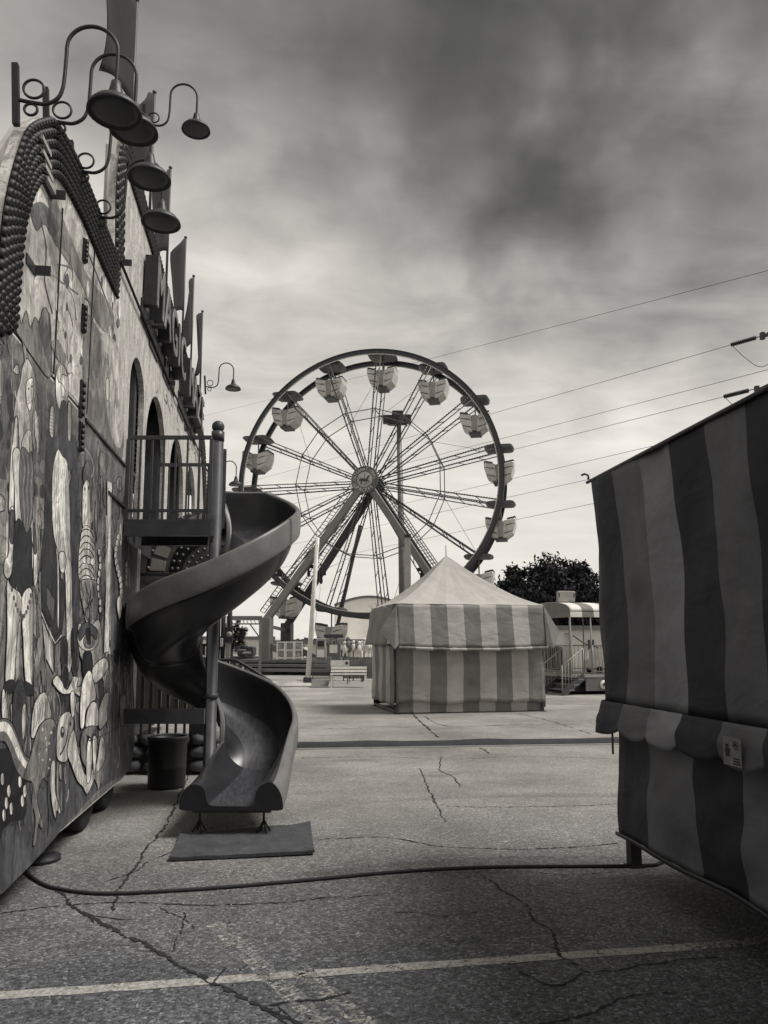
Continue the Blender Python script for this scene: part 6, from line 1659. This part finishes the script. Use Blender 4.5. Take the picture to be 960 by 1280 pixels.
def leaf_mats(): return [paint('leaf_dark', .012, .8, .3, 3, spec=.2), paint('leaf_mid', .022, .8, .3, 3, spec=.2), paint('leaf_light', .04, .8, .3, 3, spec=.2)]
LM = leaf_mats(); BARK = paint('bark', .05, .9, .4, 6, bump=.5, bscale=30)
def tree(name, label, base, h, clumps, nleaf, size, seed, trunk_h, trunk_r, spray=1.0):
    rnd = random.Random(seed); root = thing(name, label, 'tree', tuple(base))
    mb = MB(); lean = Vector((rnd.uniform(-.05, .05), 0, 0)) * h
    mb.tube([base, base + UPV * trunk_h * .5 + lean * .3, base + UPV * trunk_h + lean], [trunk_r * 1.25, trunk_r, trunk_r * .75], 10)
    top = base + UPV * trunk_h + lean
    for (c, r) in clumps:
        q = base + RGT * c[0] + FWD * c[1] + UPV * c[2]; m = top.lerp(q, .5) + UPV * .1 * h
        mb.tube([top - UPV * .1, m, q], [trunk_r * .5, trunk_r * .3, trunk_r * .08], 6)
        for _ in range(4): e = q + Vector((rnd.gauss(0, 1), rnd.gauss(0, 1), rnd.gauss(0, .8))) * r[0] * .5; mb.tube([m, q.lerp(e, .5), e], [trunk_r * .15, trunk_r * .08, trunk_r * .03], 4)
    mb.build('trunk', BARK, root)
    mb = MB(); tot = sum(r[0] * r[1] for c, r in clumps)
    for (c, r) in clumps:
        q = base + RGT * c[0] + FWD * c[1] + UPV * c[2]; k = int(nleaf * r[0] * r[1] / tot)
        # sub-clumps so that the outline is ragged
        subs = []
        for _ in range(max(6, int(k / 60))):
            d = Vector((rnd.gauss(0, 1), rnd.gauss(0, 1), rnd.gauss(0, 1))).normalized() * rnd.uniform(.45, 1.05) ** .8; subs.append((q + Vector((d.x * r[0], d.y * r[0], d.z * r[1])), rnd.uniform(.16, .34) * r[0], rnd.choice([0, 0, 1, 1, 2])))
        for _ in range(k):
            sc, sr, tint = rnd.choice(subs); d = Vector((rnd.gauss(0, 1), rnd.gauss(0, 1), rnd.gauss(0, .8))) * sr * .55; p = sc + d
            n = Vector((rnd.gauss(0, 1), rnd.gauss(0, 1), rnd.gauss(0, 1) + .6)).normalized(); u = n.orthogonal().normalized(); v = n.cross(u); a = rnd.uniform(0, 6.28); u, v = u * math.cos(a) + v * math.sin(a), v * math.cos(a) - u * math.sin(a)
            s = size * rnd.uniform(.6, 1.3); mm = min(2, max(0, tint + rnd.choice([0, 0, 0, 1, -1])))
            mb.add([p - u * s, p + v * s * .45 - u * .1 * s, p + u * s, p - v * s * .45 - u * .1 * s], [(0, 1, 2, 3)], mm, False)
    mb.build('crown', LM, root); return root
def trees():
    D = 60; b = cam_pt((683 - 480) / F * D, D) - UPV * .0
    cl = [((-3.0, 0, 5.6), (1.9, 1.7)), ((-1.2, .5, 6.9), (2.1, 1.7)), ((.9, 0, 7.6), (2.1, 1.6)), ((2.6, -.4, 6.4), (1.8, 1.9)), ((0, -.8, 5.2), (2.6, 2.0)), ((-2.4, -.6, 4.2), (1.9, 1.5)), ((2.8, .4, 4.4), (1.9, 1.7)), ((4.4, 0, 5.2), (1.6, 1.5)), ((.4, .6, 3.6), (2.4, 1.2)), ((5.6, 0, 4.0), (1.5, 1.4)), ((3.8, 0, 3.0), (1.8, 1.0)), ((-3.8, 0, 4.7), (1.2, 1.0))]
    cl = [((c[0], c[1], c[2] * .9), (r[0] * .97, r[1] * .95)) for c, r in cl]
    tree('oak_tree', 'broad dark leafy tree rising behind the marquee and the ride', b, 9, cl, 34000, .19, 4, 2.4, .28)
    D = 62; b = cam_pt((292 - 480) / F * D, D)
    tree('small_tree', 'small bushy tree far left, under the overhead gantry', b, 3.6, [((0, 0, 2.4), (1.0, .9)), ((.5, 0, 1.9), (.8, .7)), ((-.6, 0, 2.0), (.8, .7)), ((.2, 0, 3.0), (.6, .5))], 2600, .11, 9, 1.2, .09)
    # bare tree behind the wheel
    D = 66; b = cam_pt((493 - 480) / F * D, D); root = thing('bare_tree', 'leafless grey tree peeping over the marquee roof, left of its peak', 'tree', tuple(b)); rnd = random.Random(8)
    mb = MB(); tw = MB()
    def grow(p, d, l, r, k):
        q = p + d * l; (mb if k > 2 else tw).tube([p, (p + q) / 2 + Vector((rnd.gauss(0, 1), rnd.gauss(0, 1), 0)) * l * .04, q], [r, r * .8, r * .6], 5)
        if k == 0: return
        for _ in range(3): grow(q, (d + Vector((rnd.gauss(0, .42), rnd.gauss(0, .42), rnd.uniform(0, .2)))).normalized(), l * rnd.uniform(.6, .8), r * .6, k - 1)
    grow(b, UPV, 2.0, .12, 4); mb.build('trunk', M['mid'], root); tw.build('crown', M['mid'], root)
    # far belt of trees closing the horizon
    rnd = random.Random(21); mb = MB(); D = 240
    for i in range(9000):
        x = rnd.uniform(-190, 190); hgt = 3.2 + 2.6 * nz((x * .05, 1, 1)) + 1.4 * nz((x * .2, 5, 1)); z = rnd.uniform(0, max(1, hgt)); p = cam_pt(x, D + rnd.uniform(-3, 3), z); s = rnd.uniform(.3, .8)
        n = Vector((rnd.gauss(0, 1), rnd.gauss(0, 1), rnd.gauss(0, 1))).normalized(); u = n.orthogonal() * s; v = n.cross(u)
        mb.add([p - u, p + v, p + u, p - v], [(0, 1, 2, 3)], rnd.choice([1, 2, 2]))
    tag(mb.build('distant_treeline', LM), kind='stuff')
trees()

# ------------------------------------------------------------------ power lines and their pylon
def power_lines():
    DR, DL = 46.0, 150.0
    L = [((1010, 325), (550, 447), 'topmost power line, crossing the sky above all the others', None), ((945, 422), (640, 512), 'second power line from the top, ending in the upper string of insulators', 0), ((1010, 449), (640, 547), 'third power line from the top, passing between the two insulator strings', None),
         ((936, 488), (640, 564), 'fourth power line from the top, ending in the lower insulator string above the booth', 1), ((1010, 512), (640, 600), 'fifth power line from the top, dipping behind the booth eave', None), ((1010, 538), (640, 622), 'sixth power line, just above the booth corner', None), ((1010, 573), (640, 652), 'lowest power line, meeting the booth edge below its corner', None)]
    for (r, q, lab, ins) in L:
        a = dep(*r, DR)
        # extend the surveyed image line to the far end on the left
        m = (q[1] - r[1]) / (q[0] - r[0]); xl = 250.0; yl = q[1] + m * (xl - q[0]) * .93; b = dep(xl, yl, DL)
        n = 40; pts = []
        for i in range(n + 1): t = i / n; p = a.lerp(b, t); p.z -= .4 * 4 * t * (1 - t) * .4; pts.append(p)
        mb = MB(); mb.tube(pts, .018, 5); w = mb.build('power_line', M['black']); tag(w, lab, 'power line', 'power lines crossing the sky')
        if ins is not None:
            mb = MB(); e = dep(*((906, 434) if ins == 0 else (905, 497)), DR); 
            d = (a - b).normalized(); s = a - d * 1.75
            mb.tube([s, a + d * .35], .03, 6)
            for k in range(13): c = s.lerp(a, (k + .5) / 13); mb.lathe(c, [(.03, -.03), (.15, -.012), (.15, .0), (.04, .02)], 10, d)
            mb.build('insulator_string', M['black'], w)
            mb = MB(); p2 = dep(975, 445 if ins == 0 else 520, DR); pts2 = smooth_open([s, s.lerp(p2, .33) - UPV * .75, s.lerp(p2, .62) - UPV * 1.0, p2], 6); mb.tube(pts2, .022, 5); mb.build('jumper_loop', M['black'], w)
    x = dep(968, 600, DR); b = Vector((x.x, x.y, 0)); root = thing('lattice_pylon', 'steel pylon mostly behind the booth, only arm tips showing at the right edge', 'pylon', tuple(b))
    mb = MB(); H = 28
    for sx in (-1, 1):
        for sy in (-1, 1): mb.bar(b + RGT * (2.2 + sx * .9) + FWD * sy * .9, b + RGT * (2.2 + sx * .25) + FWD * sy * .25 + UPV * H, .12)
    for i in range(14):
        z0, z1 = H * i / 14, H * (i + 1) / 14; k0, k1 = .9 - .65 * i / 14, .9 - .65 * (i + 1) / 14
        for s in (-1, 1): mb.bar(b + RGT * (2.2 - k0) + FWD * s * k0 + UPV * z0, b + RGT * (2.2 + k1) + FWD * s * k1 + UPV * z1, .07); mb.bar(b + RGT * (2.2 + s * k0) - FWD * k0 + UPV * z0, b + RGT * (2.2 + s * k1) + FWD * k1 + UPV * z1, .07)
    mb.build('mast', M['black_iron'], root)
    for (px, py) in ((953, 420), (946, 487), (1005, 325), (1005, 450)):
        mb = MB(); t = dep(px, py, DR); c = b + RGT * 2.2; c.z = t.z + .5; mb.bar(t, c, .14, .2); mb.bar(t, c + UPV * .9, .08); mb.obox(t, RGT, FWD, UPV, .12, .12, .22); mb.build('cross_arm', M['black_iron'], root)
power_lines()
# ------------------------------------------------------------------ overcast sky, sun, view
SUN_EL, SUN_AZ = R(57), R(105)            # azimuth clockwise from +Y: high, from the right
SKY_GAIN = 0.30
def sky():
    w = bpy.data.worlds.new('World'); S.world = w; w.use_nodes = True; nt = w.node_tree; L = nt.links; nt.nodes.clear()
    out = nd(nt, 'ShaderNodeOutputWorld'); bg = nd(nt, 'ShaderNodeBackground'); L.new(bg.outputs[0], out.inputs[0])
    tc = nd(nt, 'ShaderNodeTexCoord'); sep = nd(nt, 'ShaderNodeSeparateXYZ'); L.new(tc.outputs['Generated'], sep.inputs[0])
    zc = nd(nt, 'ShaderNodeMath', operation='MAXIMUM'); L.new(sep.outputs['Z'], zc.inputs[0]); zc.inputs[1].default_value = 0.0
    za = nd(nt, 'ShaderNodeMath', operation='ADD'); L.new(zc.outputs[0], za.inputs[0]); za.inputs[1].default_value = 0.16
    dv = nd(nt, 'ShaderNodeVectorMath', operation='DIVIDE'); cmb = nd(nt, 'ShaderNodeCombineXYZ')
    for i in 'XYZ': L.new(za.outputs[0], cmb.inputs[i])
    L.new(tc.outputs['Generated'], dv.inputs[0]); L.new(cmb.outputs[0], dv.inputs[1])
    mp = nd(nt, 'ShaderNodeMapping'); mp.inputs['Location'].default_value = (3.1, 1.7, 0); mp.inputs['Rotation'].default_value = (0, 0, .5); mp.inputs['Scale'].default_value = (0.9, 1.4, 0.0); L.new(dv.outputs[0], mp.inputs[0])
    n1 = nd(nt, 'ShaderNodeTexNoise', Scale=1.15, Detail=6.0, Roughness=0.5, Distortion=0.35); L.new(mp.outputs[0], n1.inputs['Vector'])
    n2 = nd(nt, 'ShaderNodeTexNoise', Scale=3.4, Detail=5.0, Roughness=0.55, Distortion=0.5); L.new(mp.outputs[0], n2.inputs['Vector'])
    cl = nd(nt, 'ShaderNodeMath', operation='MULTIPLY_ADD'); L.new(n2.outputs['Fac'], cl.inputs[0]); cl.inputs[1].default_value = 0.7; L.new(n1.outputs['Fac'], cl.inputs[2])
    # banks of thicker cloud in fixed parts of the sky
    nr = nd(nt, 'ShaderNodeVectorMath', operation='NORMALIZE'); L.new(tc.outputs['Generated'], nr.inputs[0])
    wob = nd(nt, 'ShaderNodeTexNoise', Scale=4.5, Detail=4.0); L.new(nr.outputs[0], wob.inputs['Vector'])
    ws = nd(nt, 'ShaderNodeVectorMath', operation='MULTIPLY_ADD'); L.new(wob.outputs['Color'], ws.inputs[0]); ws.inputs[1].default_value = (.10, .10, .10); ws.inputs[2].default_value = (-.05, -.05, -.05)
    wd = nd(nt, 'ShaderNodeVectorMath', operation='ADD'); L.new(nr.outputs[0], wd.inputs[0]); L.new(ws.outputs[0], wd.inputs[1])
    prod = None
    for (px, py, rad, k) in ((600, -20, 13, .58), (850, -10, 10, .75), (770, 120, 12, .80), (880, 235, 11, .62), (430, 40, 12, .84), (640, 150, 8, .92), (500, 285, 9, .86), (330, 30, 9, .88), (700, 290, 6, 1.10)):
        dt = nd(nt, 'ShaderNodeVectorMath', operation='DOT_PRODUCT'); L.new(wd.outputs[0], dt.inputs[0]); dt.inputs[1].default_value = tuple(ray(px, py).normalized())
        mr = nd(nt, 'ShaderNodeMapRange', interpolation_type='SMOOTHSTEP'); mr.inputs['From Min'].default_value = math.cos(R(rad * 1.5)); mr.inputs['From Max'].default_value = math.cos(R(rad * .25)); mr.inputs['To Min'].default_value = 1.0; mr.inputs['To Max'].default_value = k; L.new(dt.outputs['Value'], mr.inputs['Value'])
        if prod is None: prod = mr
        else:
            m_ = nd(nt, 'ShaderNodeMath', operation='MULTIPLY'); L.new(prod.outputs[0], m_.inputs[0]); L.new(mr.outputs[0], m_.inputs[1]); prod = m_
    # base brightness by elevation (bright under the cloud edge at the horizon)
    el = nd(nt, 'ShaderNodeValToRGB'); e = el.color_ramp.elements; el.color_ramp.interpolation = 'EASE'
    e[0].position = 0.0; e[0].color = (.80,) * 3 + (1,); e[1].position = 1.0; e[1].color = (.62,) * 3 + (1,)
    for p, v in ((.20, .76), (.34, .70), (.43, .60), (.50, .46), (.57, .35), (.66, .29), (.80, .42)): x = e.new(p); x.color = (v, v, v, 1)
    L.new(sep.outputs['Z'], el.inputs[0])
    # cloud modulation, stronger high up
    mm = nd(nt, 'ShaderNodeMapRange'); mm.inputs['From Min'].default_value = 0.58; mm.inputs['From Max'].default_value = 1.12; mm.inputs['To Min'].default_value = 1.5; mm.inputs['To Max'].default_value = 0.55; L.new(cl.outputs[0], mm.inputs['Value'])
    hs = nd(nt, 'ShaderNodeMapRange', interpolation_type='SMOOTHSTEP'); hs.inputs['From Min'].default_value = 0.08; hs.inputs['From Max'].default_value = 0.5; hs.inputs['To Min'].default_value = 0.12; hs.inputs['To Max'].default_value = 1.0; L.new(sep.outputs['Z'], hs.inputs['Value'])
    lm = nd(nt, 'ShaderNodeMix', data_type='FLOAT'); L.new(hs.outputs[0], lm.inputs['Factor']); lm.inputs['A'].default_value = 1.0; L.new(mm.outputs[0], lm.inputs['B'])
    v1 = nd(nt, 'ShaderNodeMath', operation='MULTIPLY'); L.new(el.outputs[0], v1.inputs[0]); L.new(lm.outputs['Result'], v1.inputs[1])
    v2 = nd(nt, 'ShaderNodeMath', operation='MULTIPLY'); L.new(v1.outputs[0], v2.inputs[0]); L.new(prod.outputs[0], v2.inputs[1])
    tint = nd(nt, 'ShaderNodeValToRGB'); e = tint.color_ramp.elements; e[0].position = .02; e[0].color = (1.0, .99, .98, 1); e[1].position = .55; e[1].color = (1.035, .992, .915, 1); L.new(v2.outputs[0], tint.inputs[0])
    cs = nd(nt, 'ShaderNodeVectorMath', operation='SCALE'); L.new(tint.outputs[0], cs.inputs[0]); L.new(v2.outputs[0], cs.inputs['Scale'])
    gs = nd(nt, 'ShaderNodeVectorMath', operation='SCALE'); L.new(cs.outputs[0], gs.inputs[0]); gs.inputs['Scale'].default_value = SKY_GAIN / 0.1
    # the clear-sky light above the cloud, seen through it as a faint desaturated share
    st = nd(nt, 'ShaderNodeTexSky'); st.sky_type = 'NISHITA'; st.sun_disc = False; st.sun_elevation = SUN_EL; st.sun_rotation = SUN_AZ
    bw = nd(nt, 'ShaderNodeRGBToBW'); L.new(st.outputs[0], bw.inputs[0])
    sk = nd(nt, 'ShaderNodeMath', operation='MULTIPLY'); L.new(bw.outputs[0], sk.inputs[0]); sk.inputs[1].default_value = 0.02
    ad = nd(nt, 'ShaderNodeVectorMath', operation='ADD'); L.new(gs.outputs[0], ad.inputs[0]); L.new(sk.outputs[0], ad.inputs[1])
    L.new(ad.outputs[0], bg.inputs['Color']); bg.inputs['Strength'].default_value = 0.1
    sd = bpy.data.lights.new('sun', 'SUN'); sd.energy = 1.25; sd.angle = R(22); sd.color = (1, .97, .92)
    so = bpy.data.objects.new('sun', sd); COL.objects.link(so)
    d = Vector((math.sin(SUN_AZ) * math.cos(SUN_EL), math.cos(SUN_AZ) * math.cos(SUN_EL), math.sin(SUN_EL)))
    so.rotation_euler = d.to_track_quat('Z', 'Y').to_euler(); so.location = (0, 0, 60)
sky()
S.view_settings.view_transform = 'Standard'; S.view_settings.look = 'None'; S.view_settings.gamma = 1; S.view_settings.use_curve_mapping = False
S.view_settings.exposure = 1.7
S.render.engine = 'CYCLES'; S.cycles.max_bounces = 6; S.cycles.transparent_max_bounces = 6
try: S.cycles.use_denoising = True
except Exception: pass
